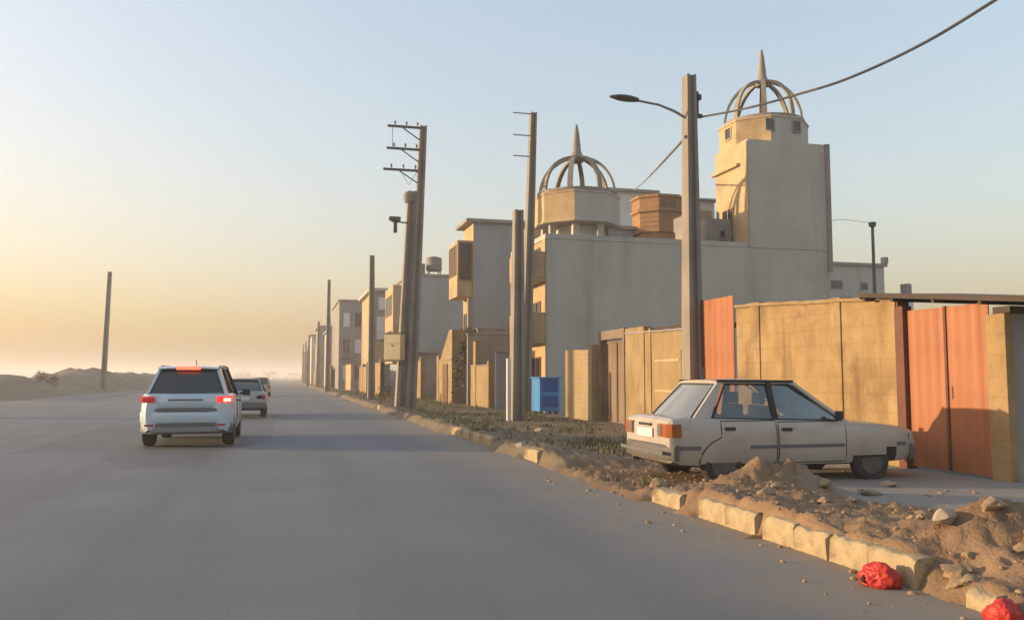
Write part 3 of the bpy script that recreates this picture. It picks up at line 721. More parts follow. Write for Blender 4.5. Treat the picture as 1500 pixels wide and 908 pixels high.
# --- four storey grey house with overhanging slab
B4 = thing('slab_roof_house', 'grey house with projecting flat slab roof and a sunlit opening', 'house', (8.2, 84, 0))
m = MB(); m.box(8.4, 15, 84, 96, -.05, 9.9); m.build('wall', 'cement_dark', B4, bevel=.02)
m = MB(); m.box(7.9, 15.2, 83.6, 96.2, 9.905, 10.2); m.build('roof_slab', 'cement', B4, bevel=.01)
m = MB(); m.box(8.33, 8.397, 84, 95.9, 0, 9.88); m.build('facade', 'cladding', B4)
win(B4, 'S', 8.9, 9.8, 8.1, 9.3, 84, pane='white_wall', frame='cement', bars=0)
win(B4, 'S', 8.75, 9.5, 5.2, 7.4, 84, pane='white_wall', frame='cladding', bars=0)
win(B4, 'S', 10.2, 11.4, 5.2, 6.9, 84, frame='cement'); win(B4, 'S', 10.2, 11.4, 2.0, 3.7, 84, frame='cement')
m = MB(); m.box(8.5, 9.9, 83.3, 83.997, 3.0, 4.9); m.build('balcony', 'cladding', B4, bevel=.02)

# --- far grey block
mat('cement_hazy', (.23, .215, .195), (.27, .25, .23), 1.2, (1, 1, .3), c3=(.18, .165, .15))
B5 = thing('far_block', 'hazy grey block of flats with rows of windows at the left end of the street', 'apartment block', (6.4, 105, 0))
m = MB(); m.box(6.4, 14, 105, 120, -.05, 10.7); m.build('wall', 'cement_hazy', B5, bevel=.02)
m = MB(); m.box(6.25, 14.1, 104.85, 120.1, 10.705, 10.9); m.build('parapet', 'cement_dark', B5, bevel=.01)
for r_, z in enumerate((1.2, 4.4, 7.6)):
    for c_, x in enumerate((6.9, 8.3, 9.6)):
        pale = (r_ + c_) % 2 == 0
        win(B5, 'S', x, x + .75, z, z + 1.7, 105, pane='white_wall' if pale else 'window_dark', frame='cement_dark', bars=0 if pale else 1)
m = MB(); m.box(6.6, 8.2, 104.2, 104.997, 3.9, 4.1); m.build('balcony', 'cement_dark', B5)

FAR = [(6.3, 128, 7, 12, 8.2, 'cement', 'hazy two storey house just past the far grey block'), (5.6, 145, 8, 13, 9.8, 'cement_dark', 'hazy dark house with flat roof, second past the far grey block'),
       (6.2, 166, 8, 12, 7.6, 'cladding', 'low hazy house near the end of the street'), (5.8, 190, 9, 15, 10.5, 'cement', 'tall faint house near the street end'),
       (6.2, 225, 9, 15, 8.5, 'cement', 'faint house, last but one along the street'), (6.0, 275, 10, 18, 9.0, 'cement', 'faintest house where the street meets the horizon')]
for (x, y, w, d, h, mm, lab) in FAR:
    t = thing('distant_house', lab, 'house', (x, y, 0), 'distant houses along the street')
    m = MB(); m.box(x, x + w, y, y + d, -.05, h); m.build('wall', mm, t)
    m = MB(); m.box(x - .3, x + w + .1, y - .3, y + d, h + .004, h + .3); m.build('roof_slab', 'cement_dark', t)
    for z in (1.2, 4.3):
        for k in range(2): win(t, 'S', x + .9 + 2.6 * k, x + 2.2 + 2.6 * k, z, z + 1.5, y, frame='cement_dark', bars=0)

# ------------------------------------------------------------------ poles
def concrete_pole(label, base, top, wb, wt, name='utility_pole', cat='pole', flange=True, group='utility poles'):
    """tapered H-section concrete pole"""
    t = thing(name, label, cat, base, group)
    b, tp = Vector(base), Vector(top)
    def ring(p, w, d):
        fl = w * .30; dp = d * .22
        pts = [(-w/2, -d/2), (-w/2 + fl, -d/2), (-w/2 + fl * 1.15, -d/2 + dp), (w/2 - fl * 1.15, -d/2 + dp), (w/2 - fl, -d/2), (w/2, -d/2),
               (w/2, d/2), (w/2 - fl, d/2), (w/2 - fl * 1.15, d/2 - dp), (-w/2 + fl * 1.15, d/2 - dp), (-w/2 + fl, d/2), (-w/2, d/2)]
        return [(p.x + x, p.y + y, p.z + z) for (x, y), z in zip(pts, [0] * 12)]
    m = MB(); m.loft([ring(b - Vector((0, 0, .1)), wb, wb * 1.25), ring(tp, wt, wt * 1.25)])
    m.build('shaft', 'concrete_pole', t, bevel=.008)
    return t

def crossarm(t, p, L, dirx=-1, ins=3, drop=.35):
    m = MB(); x, y, z = p
    m.box(min(x, x + dirx * L), max(x, x + dirx * L), y - .20, y - .13, z - .05, z + .05)
    m.tube([(x, y - .165, z - drop - .25), (x + dirx * L * .55, y - .165, z - .055)], .028, 6)
    a = m.build('crossarm', 'steel_dark', t)
    for k in range(ins):
        q = MB(); xx = x + dirx * L * (k + .35) / ins
        q.lathe([(.02, 0), (.02, .05), (.055, .06), (.05, .11), (.06, .13), (.03, .2)], (xx, y - .165, z + .051), 8); q.build('insulator', 'steel_grey', a)

# street lamp pole
LP = concrete_pole('big concrete street lamp pole behind the parked car', (9.50, 18.75, 0), (9.54, 18.75, 8.88), .40, .24, 'street_lamp', 'street lamp', group='roadside lamps')
m = MB(); pts = [(9.42, 18.72, 7.80), (9.1, 18.72, 7.95), (8.7, 18.72, 8.07), (8.2, 18.72, 8.12), (8.0, 18.72, 8.13)]
m.tube(pts, [.035, .035, .03, .03, .03], 8); arm = m.build('lamp_arm', 'steel_grey', LP, smooth=60)
m = MB(); rings = []
for k in range(9):
    u = k / 8; xx = 8.15 - .72 * u
    w = .02 + .13 * math.sin(math.pi * min(1, .15 + u * .9)) ** .7; hh = .03 + .065 * math.sin(math.pi * min(1, .12 + u * .88)) ** .8
    rings.append([(xx, 18.72 + w * math.cos(a), 8.13 + .03 * u + hh * math.sin(a) * (1 if math.sin(a) > 0 else .55)) for a in [2 * math.pi * i / 10 for i in range(10)]])
m.loft(rings); m.build('lamp_head', 'steel_dark', arm, smooth=60)
m = MB(); m.box(9.68, 9.86, 18.70, 18.80, 7.84, 7.93); m.tube([(9.76, 18.75, 8.50), (9.76, 18.75, 7.84)], .03, 8); m.lathe([(.03, 0), (.07, .03), (.07, .12), (.03, .16)], (9.80, 18.75, 8.28), 8)
m.build('bracket', 'steel_dark', LP)

concrete_pole('short grey concrete pole standing on the weedy verge', (7.22, 26.4, 0), (7.26, 26.4, 6.86), .44, .28)
m = MB(); m.tube([(6.86, 26.1, -.05), (6.86, 26.1, 2.05)], .075, 10); o = m.build('post', 'frame_white', smooth=40)
o.name = 'pipe_post'; tag(o, 'thin pale pipe post leaning against the short grey pole', 'post')
P = concrete_pole('tall slim pole with faint crossarms behind the short grey pole', (9.32, 33.0, 0), (9.6, 32.6, 12.17), .40, .25)
for z in (12.05, 11.15, 10.3):
    m = MB(); m.box(8.7, 9.5, 32.36, 32.40, z - .02, z + .02); m.build('crossarm', 'steel_grey', P)

P = concrete_pole('tall twin pole carrying three steel crossarms on its left', (5.36, 37.3, 0), (5.84, 37.3, 12.68), .46, .30)
for z in (12.55, 11.55, 10.6):
    x = 5.36 + .48 * z / 12.68
    crossarm(P, (x - .1, 37.3, z), 1.5 if z > 11 else 1.6)
m = MB(); m.tube([(4.45, 37.13, 12.5), (4.45, 37.13, 11.6)], .012, 5); m.tube([(5.55, 37.13, 10.55), (5.2, 37.13, 9.95), (4.9, 37.13, 10.4)], .012, 5); m.build('jumper_wire', 'steel_dark', P)
P = concrete_pole('thick shorter mate of the twin pole, with a small lamp bracket', (5.0, 37.45, 0), (5.38, 37.45, 9.72), .56, .36)
m = MB(); m.lathe([(.2, -.1), (.26, 0), (.26, .3), (.1, .42)], (5.26, 37.4, 9.3), 10); m.build('pole_cap', 'concrete_pole', P, smooth=40)
m = MB(); m.tube([(5.2, 37.2, 8.25), (4.45, 37.2, 8.3)], .035, 6); m.box(4.35, 4.85, 37.1, 37.3, 8.33, 8.5); m.box(4.55, 4.7, 37.12, 37.28, 7.8, 8.29); m.build('lamp_bracket', 'steel_dark', P)
# cabinet hung on the pole
cb = thing('meter_cabinet', 'pale yellow metal cabinet mounted on the twin pole', 'cabinet', (4.62, 37.0, 0), rz=0)
cb.location = (4.62, 36.98, 2.2); cb.rotation_euler = (0, 0, R(-38))
m = MB(); m.box(-.42, .42, -.16, .16, 0, 1.14); m.build('housing', 'cabinet', cb, local=True, bevel=.015)
m = MB(); m.box(-.40, .40, -.185, -.163, .03, .68); d = m.build('door', 'cabinet', cb, local=True, bevel=.008)
m = MB(); m.box(-.03, .03, -.21, -.187, .60, .66); m.build('handle', 'steel_dark', d, local=True)
m = MB(); m.box(-.40, .40, -.185, -.163, .72, 1.11); m.build('door', 'cabinet', cb, local=True, bevel=.008)
m = MB(); m.box(-.46, .46, -.22, .2, 1.143, 1.18); m.box(-.44, .44, -.19, .17, -.05, -.003); m.build('hood', 'steel_dark', cb, local=True)

concrete_pole('hazy mid height pole in front of the slab roof house', (5.2, 52.7, 0), (5.14, 52.7, 8.95), .44, .28)
concrete_pole('hazy tall thin pole left of the far grey block', (4.15, 85, 0), (4.15, 85, 11.0), .46, .28)
concrete_pole('faint pole just right of the hazy tall thin pole', (4.8, 96, 0), (4.8, 96, 8.0), .4, .26)
concrete_pole('short dark pole standing near the vanishing point of the road', (3.9, 145, 0), (3.9, 145, 6.6), .46, .3)
concrete_pole('faint tall pole left of the distant houses', (4.6, 165, 0), (4.6, 165, 9.5), .46, .3)
concrete_pole('faintest pole farthest down the street', (4.6, 215, 0), (4.6, 215, 9.5), .46, .3)
concrete_pole('faint pole in front of the first hazy two storey house', (4.5, 118, 0), (4.5, 118, 9.0), .44, .28)
concrete_pole('slightly leaning faint pole between the distant houses', (4.9, 134, 0), (5.2, 134, 8.4), .44, .28)
concrete_pole('faint slim pole third from the end of the street', (4.6, 190, 0), (4.6, 190, 9.2), .44, .28)
concrete_pole('lone dark pole behind the earth mounds on the left', (-16.9, 90.6, 0), (-16.65, 90.6, 11.8), .46, .32, group='poles across the road')
concrete_pole('pole on the left road edge beyond the photograph, throwing its shadow across the road', (-16.9, 37.2, 0), (-16.8, 37.2, 11.8), .5, .34, group='poles across the road')
# small lamp on the far right
L2 = thing('yard_lamp', 'thin dark lamp post with small head in front of the far grey house', 'lamp', (23.9, 30.5, 0))
m = MB(); m.tube([(23.9, 30.5, -.05), (23.9, 30.5, 7.75)], [.09, .06], 8); m.build('post', 'steel_dark', L2, smooth=40)
m = MB(); m.lathe([(.05, 0), (.13, .05), (.16, .2), (.12, .24), (.02, .26)], (23.9, 30.5, 7.75), 10); m.build('lamp_head', 'steel_dark', L2, smooth=40)

# ------------------------------------------------------------------ cables
def cable(name, label, pts, r, m_='steel_dark'):
    sm = []
    P4 = [Vector(p) for p in pts]
    for i in range(len(P4) - 1):
        p0, p1, p2, p3 = P4[max(i - 1, 0)], P4[i], P4[i + 1], P4[min(i + 2, len(P4) - 1)]
        for k in range(6):
            t = k / 6
            sm.append(.5 * ((2 * p1) + (-p0 + p2) * t + (2 * p0 - 5 * p1 + 4 * p2 - p3) * t * t + (-p0 + 3 * p1 - 3 * p2 + p3) * t ** 3))
    sm.append(P4[-1])
    m = MB(); m.tube(sm, r, 6); o = m.build(name, m_, smooth=60)
    return tag(o, label, 'cable')
cable('cable', 'thick dark cable sagging from the lamp pole past the tower to the upper right', [(9.82, 18.7, 7.85), (9.62, 16.2, 7.28), (9.5, 14.12, 6.90), (9.5, 12.68, 6.70), (9.5, 10.99, 6.62), (9.5, 9.44, 6.70), (9.5, 6, 7.02), (9.5, 1, 7.7), (9.5, -10, 9.0)], .024)
cable('cable', 'grey service cable slanting from the lamp pole down to the pale house', [(9.36, 18.62, 7.3), (13.42, 28.895, 9.33), (17.48, 39.17, 11.41), (21.54, 49.445, 13.54), (25.6, 59.72, 15.72)], .04, 'steel_grey')
cable('cable', 'very thin wire hanging between tower and yard lamp', [(23.6, 33.1, 8.5), (23.7, 32, 8.35), (23.9, 30.5, 7.95)], .012, 'steel_grey')

# ------------------------------------------------------------------ blue bin
t = thing('waste_container', 'small blue metal container with dark panels left of the pale brick wall', 'container', (9.0, 31.4, 0))
m = MB(); m.prism([(9.42, 31.2, .16), (9.42, 32.3, .16), (9.42, 32.3, 1.42), (9.42, 31.2, 1.42)], (.80, 0, 0)); b = m.build('body', 'blue_paint', t, bevel=.03)
for z0, z1 in ((.42, .82), (1.0, 1.42)):
    m = MB(); m.box(9.50, 10.14, 31.165, 31.197, z0 - .06, z1 - .06); m.build('panel', 'blue_dark', t, bevel=.01)
m = MB(); m.box(9.38, 10.26, 31.1, 32.35, 1.423, 1.48); m.build('lid', 'blue_paint', t, bevel=.02)
for x in (9.52, 10.12):
    for y in (31.35, 32.15):
        m = MB(); m.lathe([(.02, -.04), (.1, -.04), (.1, .04), (.02, .04)], (x, y, .1), 12, axis='x'); m.build('caster', 'tyre_rubber', t)
# ------------------------------------------------------------------ vehicles (local axes: +Y forward, +X right)
def section(w, zb, zt):
    h = zt - zb
    half = [(0, zb), (.78 * w, zb), (.93 * w, zb + .03), (.985 * w, zb + .22 * h), (w, zb + .42 * h), (.998 * w, zb + .62 * h), (.985 * w, zb + .80 * h), (.962 * w, zt - .05), (.925 * w, zt - .012), (.80 * w, zt), (.4 * w, zt + .012), (0, zt + .016)]
    return half
class Body:
    def __init__(s, st): s.st = st
    def at(s, y):
        st = s.st
        if y <= st[0][0]: return st[0][1:]
        for a, b in zip(st, st[1:]):
            if y <= b[0]:
                t = (y - a[0]) / (b[0] - a[0]); return tuple(a[i] + (b[i] - a[i]) * t for i in (1, 2, 3))
        return st[-1][1:]
    def x(s, y, z):
        h = section(*s.at(y))
        for (x0, z0), (x1, z1) in zip(h[2:], h[3:]):
            if z0 <= z <= z1: return x0 + (x1 - x0) * (z - z0) / max(z1 - z0, 1e-6)
        return h[4][0]

def apply_bool(o, cutters):
    for c in cutters:
        md = o.modifiers.new('b', 'BOOLEAN'); md.object = c; md.operation = 'DIFFERENCE'; md.solver = 'EXACT'
    dg = bpy.context.evaluated_depsgraph_get()
    me = bpy.data.meshes.new_from_object(o.evaluated_get(dg))
    o.modifiers.clear(); o.data = me
    for c in cutters:
        d = c.data; bpy.data.objects.remove(c); bpy.data.meshes.remove(d)

def make_car(name, label, cat, loc, rz, st, wheels, wr, gh, paint, glassm, seats=True, doors=(), trim='plastic_black', lean=0.0, tyre_w=.19):
    t = thing(name, label, cat, loc, rz=rz)
    B = Body(st)
    # finer stations
    ys = []
    for a, b in zip(st, st[1:]):
        k = max(1, int((b[0] - a[0]) / .12)); ys += [a[0] + (b[0] - a[0]) * i / k for i in range(k)]
    ys.append(st[-1][0])
    rings = []
    for y in ys:
        h = section(*B.at(y)); rings.append([(x, y, z) for x, z in h] + [(-x, y, z) for x, z in h[-2:0:-1]])
    m = MB(); m.loft(rings)
    body = m.build('body', [paint, 'plastic_black', 'interior'], t, local=True)
    W_ = max(s[1] for s in st)
    cut = []
    for wy in wheels:
        for sx in (-1, 1):
            c = MB(); c.lathe([(wr + .055, -.19), (wr + .055, .19)], (sx * (W_ - .08), wy, wr + .01), 28, axis='x')
            cut.append(c.build('cutter', 'plastic_black', None))
    apply_bool(body, cut)
    me = body.data
    while len(me.materials) < 3: me.materials.append(M['interior'])
    me.materials[0] = M[paint]; me.materials[1] = M['plastic_black']; me.materials[2] = M['interior']
    for p in me.polygons:
        c = p.center; p.material_index = 0
        for wy in wheels:
            if abs(c.x) < W_ - .02 and (c.y - wy) ** 2 + (c.z - wr) ** 2 < (wr + .062) ** 2: p.material_index = 1
        if p.normal.z < -.8 and c.z < .4: p.material_index = 1
        if gh and p.normal.z > .8 and gh['rb'][0] + .02 < c.y < gh['wb'][0] - .02 and abs(c.x) < W_ * .8: p.material_index = 2
    me.shade_smooth(); me.set_sharp_from_angle(angle=R(28))
    # wheels
    for wy in wheels:
        for sx in (-1, 1):
            xo = sx * (W_ - .03 - tyre_w / 2)
            w = bpy.data.objects.new('wheel', None); COL.objects.link(w); w.parent = t; w.location = (xo, wy, wr)
            m = MB(); tw = tyre_w / 2
            m.lathe([(wr * .62, -tw * .9), (wr * .9, -tw), (wr * .985, -tw * .75), (wr, -tw * .3), (wr, tw * .3), (wr * .985, tw * .75), (wr * .9, tw), (wr * .62, tw * .9)], (0, 0, 0), 28, axis='x')
            m.build('tyre', 'tyre_rubber', w, local=True, smooth=40)
            m = MB(); f = tw * sx
            m.lathe([(wr * .62, f * .92), (wr * .58, f * .70), (wr * .2, f * .62), (wr * .17, f * .8), (.01, f * .84)], (0, 0, 0), 24, axis='x')
            r_ = m.build('rim', 'rim_metal', w, local=True, smooth=30)
            m = MB()
            for k in range(8):
                a = 2 * math.pi * k / 8
                m.lathe([(.001, f * .66), (wr * .055, f * .66), (wr * .055, f * .72), (.001, f * .72)], (0, wr * .4 * math.cos(a), wr * .4 * math.sin(a)), 8, axis='x')
            m.build('rim_hole', 'plastic_black', r_, local=True)
    # greenhouse
    if gh:
        (wby, wbw, wbz), (rby, rbw, rbz) = gh['wb'], gh['rb']
        (rfy, rfw, rfz), (rry, rrw, rrz) = gh['rf'], gh['rr']
        def belt(y):
            u = (y - rby) / (wby - rby); return Vector((rbw + (wbw - rbw) * u + .035 * math.sin(math.pi * min(1, max(0, u))), y, rbz + (wbz - rbz) * u))
        def roof(y):
            u = (y - rry) / (rfy - rry); return Vector((rrw + (rfw - rrw) * u + .012 * math.sin(math.pi * min(1, max(0, u))), y, rrz + (rfz - rrz) * u))
        mir = lambda p, s: Vector((p.x * s, p.y, p.z))
        # roof skin
        rs = []
        for i in range(11):
            y = rry - .02 + (rfy - rry + .04) * i / 10; q = roof(min(max(y, rry), rfy)); crown = .045 * (math.sin(math.pi * (.12 + .76 * i / 10)))
            top = [(q.x * c, y, q.z - .012 + crown * (1 - c * c) + .014 * (1 - abs(c) ** 8)) for c in (-1, -.95, -.8, -.5, 0, .5, .8, .95, 1)]
            bot = [(q.x * c, y, q.z - .045) for c in (1, .8, 0, -.8, -1)]
            rs.append(top + bot)
        m = MB(); m.loft(rs); roofo = m.build('roof', paint, t, local=True, smooth=35)
        for s in (-1, 1):
            m = MB()
            m.tube([mir(roof(rry), s) + Vector((0, -.02, .006)), mir(roof((rry + rfy) / 2), s) + Vector((0, 0, .008)), mir(roof(rfy), s) + Vector((0, .02, .006))], gh.get('gut', .012), 6)
            m.build('roof_gutter', trim, roofo, local=True, smooth=60)
        # pillars
        for s in (-1, 1):
            m = MB(); a, b = mir(belt(wby), s), mir(roof(rfy), s)
            m.prism([a + Vector((0, .06, -.03)), a + Vector((0, -.04, -.03)), b + Vector((0, -.05, 0)), b + Vector((0, .04, 0))], (-s * .06, 0, 0))
            m.build('windscreen_pillar', paint, t, local=True, bevel=.008)
        cb0, cr0 = gh['c']     # where the last side window ends, on belt and roof
        for s in (-1, 1):
            m = MB(); A = [mir(belt(rby), s), mir(belt(cb0), s), mir(roof(cr0), s), mir(roof(rry), s)]
            A[0] += Vector((0, -.02, -.03)); A[1] += Vector((0, 0, -.03))
            m.prism(A, (-s * .07, 0, 0))
            m.build('rear_pillar', paint, t, local=True, bevel=.01)
        for (b0, r0) in gh['mid']:
            for s in (-1, 1):
                m = MB(); a0, a1, c0, c1 = belt(b0 - .045), belt(b0 + .045), roof(r0 - .04), roof(r0 + .04)
                m.prism([mir(a0, s) + Vector((0, 0, -.03)), mir(a1, s) + Vector((0, 0, -.03)), mir(c1, s), mir(c0, s)], (-s * .05, 0, 0))
                m.build('door_pillar', gh.get('pillar', 'plastic_black'), t, local=True)
        # glass
        edges = [(cb0, cr0)] + [(b, r) for b, r in gh['mid']] + [(wby - .05, rfy - .03)]
        for s in (-1, 1):
            for (b0, r0), (b1, r1) in zip(edges, edges[1:]):
                q = [mir(belt(b0 + .03), s), mir(belt(b1 - .03), s), mir(roof(r1 - .03), s), mir(roof(r0 + .03), s)]
                q = [p + Vector((-s * .018, 0, 0)) for p in q]; q[2].z -= .035; q[3].z -= .035
                m = MB(); m.prism(q, (-s * .004, 0, 0)); g = m.build('side_window', glassm, t, local=True)
                m = MB(); e = [p + Vector((s * .016, 0, 0)) for p in q]; m.tube(e + [e[0]], .016, 5); m.build('window_trim', trim, g, local=True)
        def wide_glass(nm, y0, w0, z0, y1, w1, z1, bow):
            m = MB(); n = 9; P0 = []; P1 = []
            for i in range(n):
                c = -1 + 2 * i / (n - 1)
                P0.append(Vector((w0 * c, y0 + bow * (1 - c * c), z0))); P1.append(Vector((w1 * c, y1 + bow * (1 - c * c), z1)))
            d = .006 if bow > 0 else -.006
            vs = P0 + P1 + [p - Vector((0, d, 0)) for p in P0] + [p - Vector((0, d, 0)) for p in P1]
            f = [(i, i + 1, n + i + 1, n + i) for i in range(n - 1)] + [(2 * n + i + 1, 2 * n + i, 3 * n + i, 3 * n + i + 1) for i in range(n - 1)]
            f += [(0, n, 3 * n, 2 * n), (n - 1, 3 * n - 1, 4 * n - 1, 2 * n - 1)] + [(i, 2 * n + i, 2 * n + i + 1, i + 1) for i in range(n - 1)] + [(n + i + 1, 3 * n + i + 1, 3 * n + i, n + i) for i in range(n - 1)]
            m.add(vs, f); g = m.build(nm, 'glass_sheen' if glassm == 'glass_clear' and nm == 'rear_window' else glassm, t, local=True, smooth=40)
            m = MB(); loop = P0 + P1[::-1] + [P0[0]]; m.tube([p + Vector((0, d, 0)) for p in loop], .014, 5); m.build('glass_seal', trim, g, local=True)
            return g
        wide_glass('windscreen', wby, wbw - .05, wbz - .01, rfy + .02, rfw - .05, rfz - .04, .06)
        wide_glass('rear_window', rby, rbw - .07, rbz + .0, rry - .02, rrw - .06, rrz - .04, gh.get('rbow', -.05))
        if seats:
            m = MB()
            for y in (gh['seat']):
                for x in (-.36, .36):
                    m.box(x - .21, x + .21, y - .06, y + .06, rbz - .3, rbz + .16); m.box(x - .12, x + .12, y - .05, y + .04, rbz + .17, rbz + .34)
            m.build('seat', 'interior', t, local=True, bevel=.03)
            m = MB(); m.tube([(-.36 + .18 * math.cos(a), wby - .52 + .06 * math.sin(a), wbz + .02 + .17 * math.sin(a)) for a in [2 * math.pi * k / 16 for k in range(17)]], .014, 6); m.build('steering_wheel', 'plastic_black', t, local=True)
    # doors: skins proud of the body side
    for (y0, y1, z0, z1) in doors:
        for s in (-1, 1):
            n, k = 10, 8; vs = []
            for j in range(k + 1):
                for i in range(n + 1):
                    y = y0 + .012 + (y1 - y0 - .024) * i / n; z = z0 + (z1 - z0) * j / k
                    # keep clear of the wheel arches
                    x = B.x(y, z) + .007
                    for wy in wheels:
                        dy = y - wy; rr = wr + .075
                        if abs(dy) < rr and abs(z - wr) < rr:
                            lim = math.sqrt(max(rr * rr - (z - wr) ** 2, 0))
                            if dy > 0 and dy < lim: y = wy + lim
                            elif dy <= 0 and -dy < lim: y = wy - lim
                    vs.append((s * x, y, z))
            f = [(j * (n + 1) + i, j * (n + 1) + i + 1, (j + 1) * (n + 1) + i + 1, (j + 1) * (n + 1) + i) for j in range(k) for i in range(n)]
            m = MB(); m.add(vs, f); nv = len(vs)
            m.add([(x - s * .02, y, z) for x, y, z in vs], [q[::-1] for q in f])
            d = m.build('door', paint, t, local=True, smooth=35)
            e = MB(); ring = [vs[i] for i in range(n + 1)] + [vs[j * (n + 1) + n] for j in range(1, k + 1)] + [vs[k * (n + 1) + i] for i in range(n - 1, -1, -1)] + [vs[j * (n + 1)] for j in range(k - 1, 0, -1)]
            e.tube([(x - s * .004, y, z) for x, y, z in ring + [ring[0]]], .0085, 5); e.build('door_gap', 'plastic_black', d, local=True)
            hy = y0 + .14; hz = z1 - .10; hx = B.x(hy, hz) + .01
            m = MB(); m.box(s * hx - .012, s * hx + .022, hy - .075, hy + .075, hz - .022, hz + .022); m.build('handle', trim, d, local=True, bevel=.008)
    return t, B

# ---- parked saloon, tail to the road
st = [(-1.965, .66, .42, .78), (-1.95, .735, .36, .88), (-1.90, .770, .31, .915), (-1.78, .785, .27, .925), (-1.5, .795, .25, .925), (-.8, .802, .24, .905), (.2, .802, .24, .880), (.72, .800, .24, .865), (.85, .797, .24, .845), (1.4, .788, .25, .812), (1.75, .772, .27, .765), (1.90, .745, .30, .715), (1.955, .69, .34, .635)]
gh = dict(gut=.02, wb=(.80, .70, .865), rb=(-1.58, .70, .915), rf=(.02, .575, 1.405), rr=(-1.13, .575, 1.415), c=(-1.33, -1.06), mid=[(-.34, -.36)], seat=(-.38, -1.2))
PX0, PY0 = 6.95, 11.30
SED, SB = make_car('parked_car', 'old beige silver saloon parked tail to the road in front of the yellow wall', 'car', (PX0, PY0, -.015), R(-90), st, (-1.17, 1.175), .285, gh, 'paint_silver', 'glass_clear',
                   doors=[(-1.22, -.36, .30, .875), (-.35, .74, .30, .855)], tyre_w=.165)
def sub(mb, nm, mt, par=None, **k): return mb.build(nm, mt, par or SED, local=True, **k)
m = MB(); rg = []
for x in [-.80, -.77, -.6, -.3, 0, .3, .6, .77, .80]:
    e = abs(x) / .80; yb = -2.03 + .13 * e ** 5
    rg.append([(x, yb, .36), (x, yb - .012, .42), (x, yb - .012, .52), (x, yb + .015, .565), (x, -1.86 + .02, .565), (x, -1.86 + .02, .36)])
m.loft(rg); bp = sub(m, 'rear_bumper', 'bumper_grey', bevel=.012, smooth=35)
m = MB(); m.box(-.72, .72, -2.052, -2.046, .44, .485); sub(m, 'bumper_strip', 'plastic_grey', bp)
m = MB(); rg = []
for x in [-.79, -.76, -.6, -.3, 0, .3, .6, .76, .79]:
    e = abs(x) / .79; yb = 2.02 - .16 * e ** 4
    rg.append([(x, yb, .30), (x, yb + .01, .36), (x, yb + .01, .47), (x, yb - .02, .52), (x, 1.80, .52), (x, 1.80, .30)])
m.loft(rg); sub(m, 'front_bumper', 'plastic_grey', bevel=.012, smooth=35)
for s in (-1, 1):
    m = MB(); m.prism([(s * .775, -1.80, .665), (s * .785, -1.80, .845), (s * .745, -1.97, .845), (s * .735, -1.985, .665)], (0, 0, 0.0)) if False else None
    m = MB(); m.loft([[(s * .43, -1.985, z), (s * .70, -1.985, z), (s * .775, -1.93, z), (s * .800, -1.80, z), (s * .74, -1.80, z), (s * .43, -1.90, z)] for z in (.665, .845)])
    tl = sub(m, 'tail_light', 'lamp_amber', bevel=.008)
    m = MB(); m.box(min(s * .44, s * .56), max(s * .44, s * .56), -1.993, -1.987, .68, .83); sub(m, 'reversing_lens', 'plastic_grey', tl)
    m = MB(); m.loft([[(s * .50, 1.955, z), (s * .68, 1.915, z), (s * .765, 1.80, z), (s * .70, 1.78, z), (s * .50, 1.86, z)] for z in (.53, .66)]); sub(m, 'headlight', 'glass_tint', bevel=.008)
    m = MB(); m.tube([(s * .74, .60, .90), (s * .80, .60, .93)], .025, 6); m.box(min(s * .80, s * .90), max(s * .80, s * .90), .55, .62, .88, 1.0); sub(m, 'mirror', 'plastic_black', bevel=.012)
    m = MB(); n_ = 24; A = []
    for k in range(n_ + 1):
        y = -1.82 + 3.55 * k / n_
        A.append((s * (SB.x(y, .52) + .008), y))
    seg = [(x, y) for x, y in A if all(abs(y - w) > .345 for w in (-1.17, 1.175))]
    runs = []; cur = [seg[0]]
    for a, b in zip(seg, seg[1:]):
        if b[1] - a[1] > .2: runs.append(cur); cur = []
        cur.append(b)
    runs.append(cur)
    for rn in runs:
        if len(rn) < 2: continue
        m = MB()
        m.loft([[(x - s * .012, y, .50), (x + s * .008, y, .505), (x + s * .008, y, .545), (x - s * .012, y, .55)] for x, y in rn])
        sub(m, 'side_strip', 'plastic_grey')
m = MB(); m.box(-.20, .20, -1.99, -1.966, .80, .835); sub(m, 'boot_handle', 'plastic_black', bevel=.006)
m = MB(); m.box(-.26, .26, -1.99, -1.972, .645, .765); sub(m, 'number_plate', 'plate_blank', bevel=.004)
m = MB(); m.tube([(-.45, -1.98, .30), (-.45, -1.75, .30)], .024, 8); sub(m, 'exhaust', 'steel_dark')
m = MB(); m.loft([[(x, -1.90, .915), (x, -1.64, .935), (x, -1.64, .928), (x, -1.90, .90)] for x in (-.66, .66)]); sub(m, 'boot_lid', 'paint_silver', bevel=.004)

# ---- pale SUV driving away
st = [(-2.33, .66, .42, 1.02), (-2.30, .775, .35, 1.09), (-2.20, .865, .30, 1.125), (-2.0, .915, .27, 1.13), (-1.7, .94, .27, 1.13), (-1.0, .95, .26, 1.10), (.6, .95, .26, 1.05), (1.2, .945, .27, 1.03), (1.9, .92, .30, .96), (2.2, .86, .36, .86), (2.32, .74, .42, .74)]
gh = dict(wb=(1.15, .86, 1.03), rb=(-2.20, .80, 1.10), rf=(.25, .66, 1.68), rr=(-1.88, .60, 1.655), c=(-1.75, -1.55), mid=[(-1.0, -.98), (.02, .0)], seat=(0,), rbow=-.07)
SUV, UB = make_car('suv', 'pale silver blue sport utility car driving away with brake lights lit', 'car', (-1.93, 21.2, 0), R(0), st, (-1.42, 1.32), .355, gh, 'paint_suv', 'glass_tint', seats=False,
                   doors=[(-1.0, .0, .42, 1.05), (.02, 1.1, .42, 1.02)], tyre_w=.235)
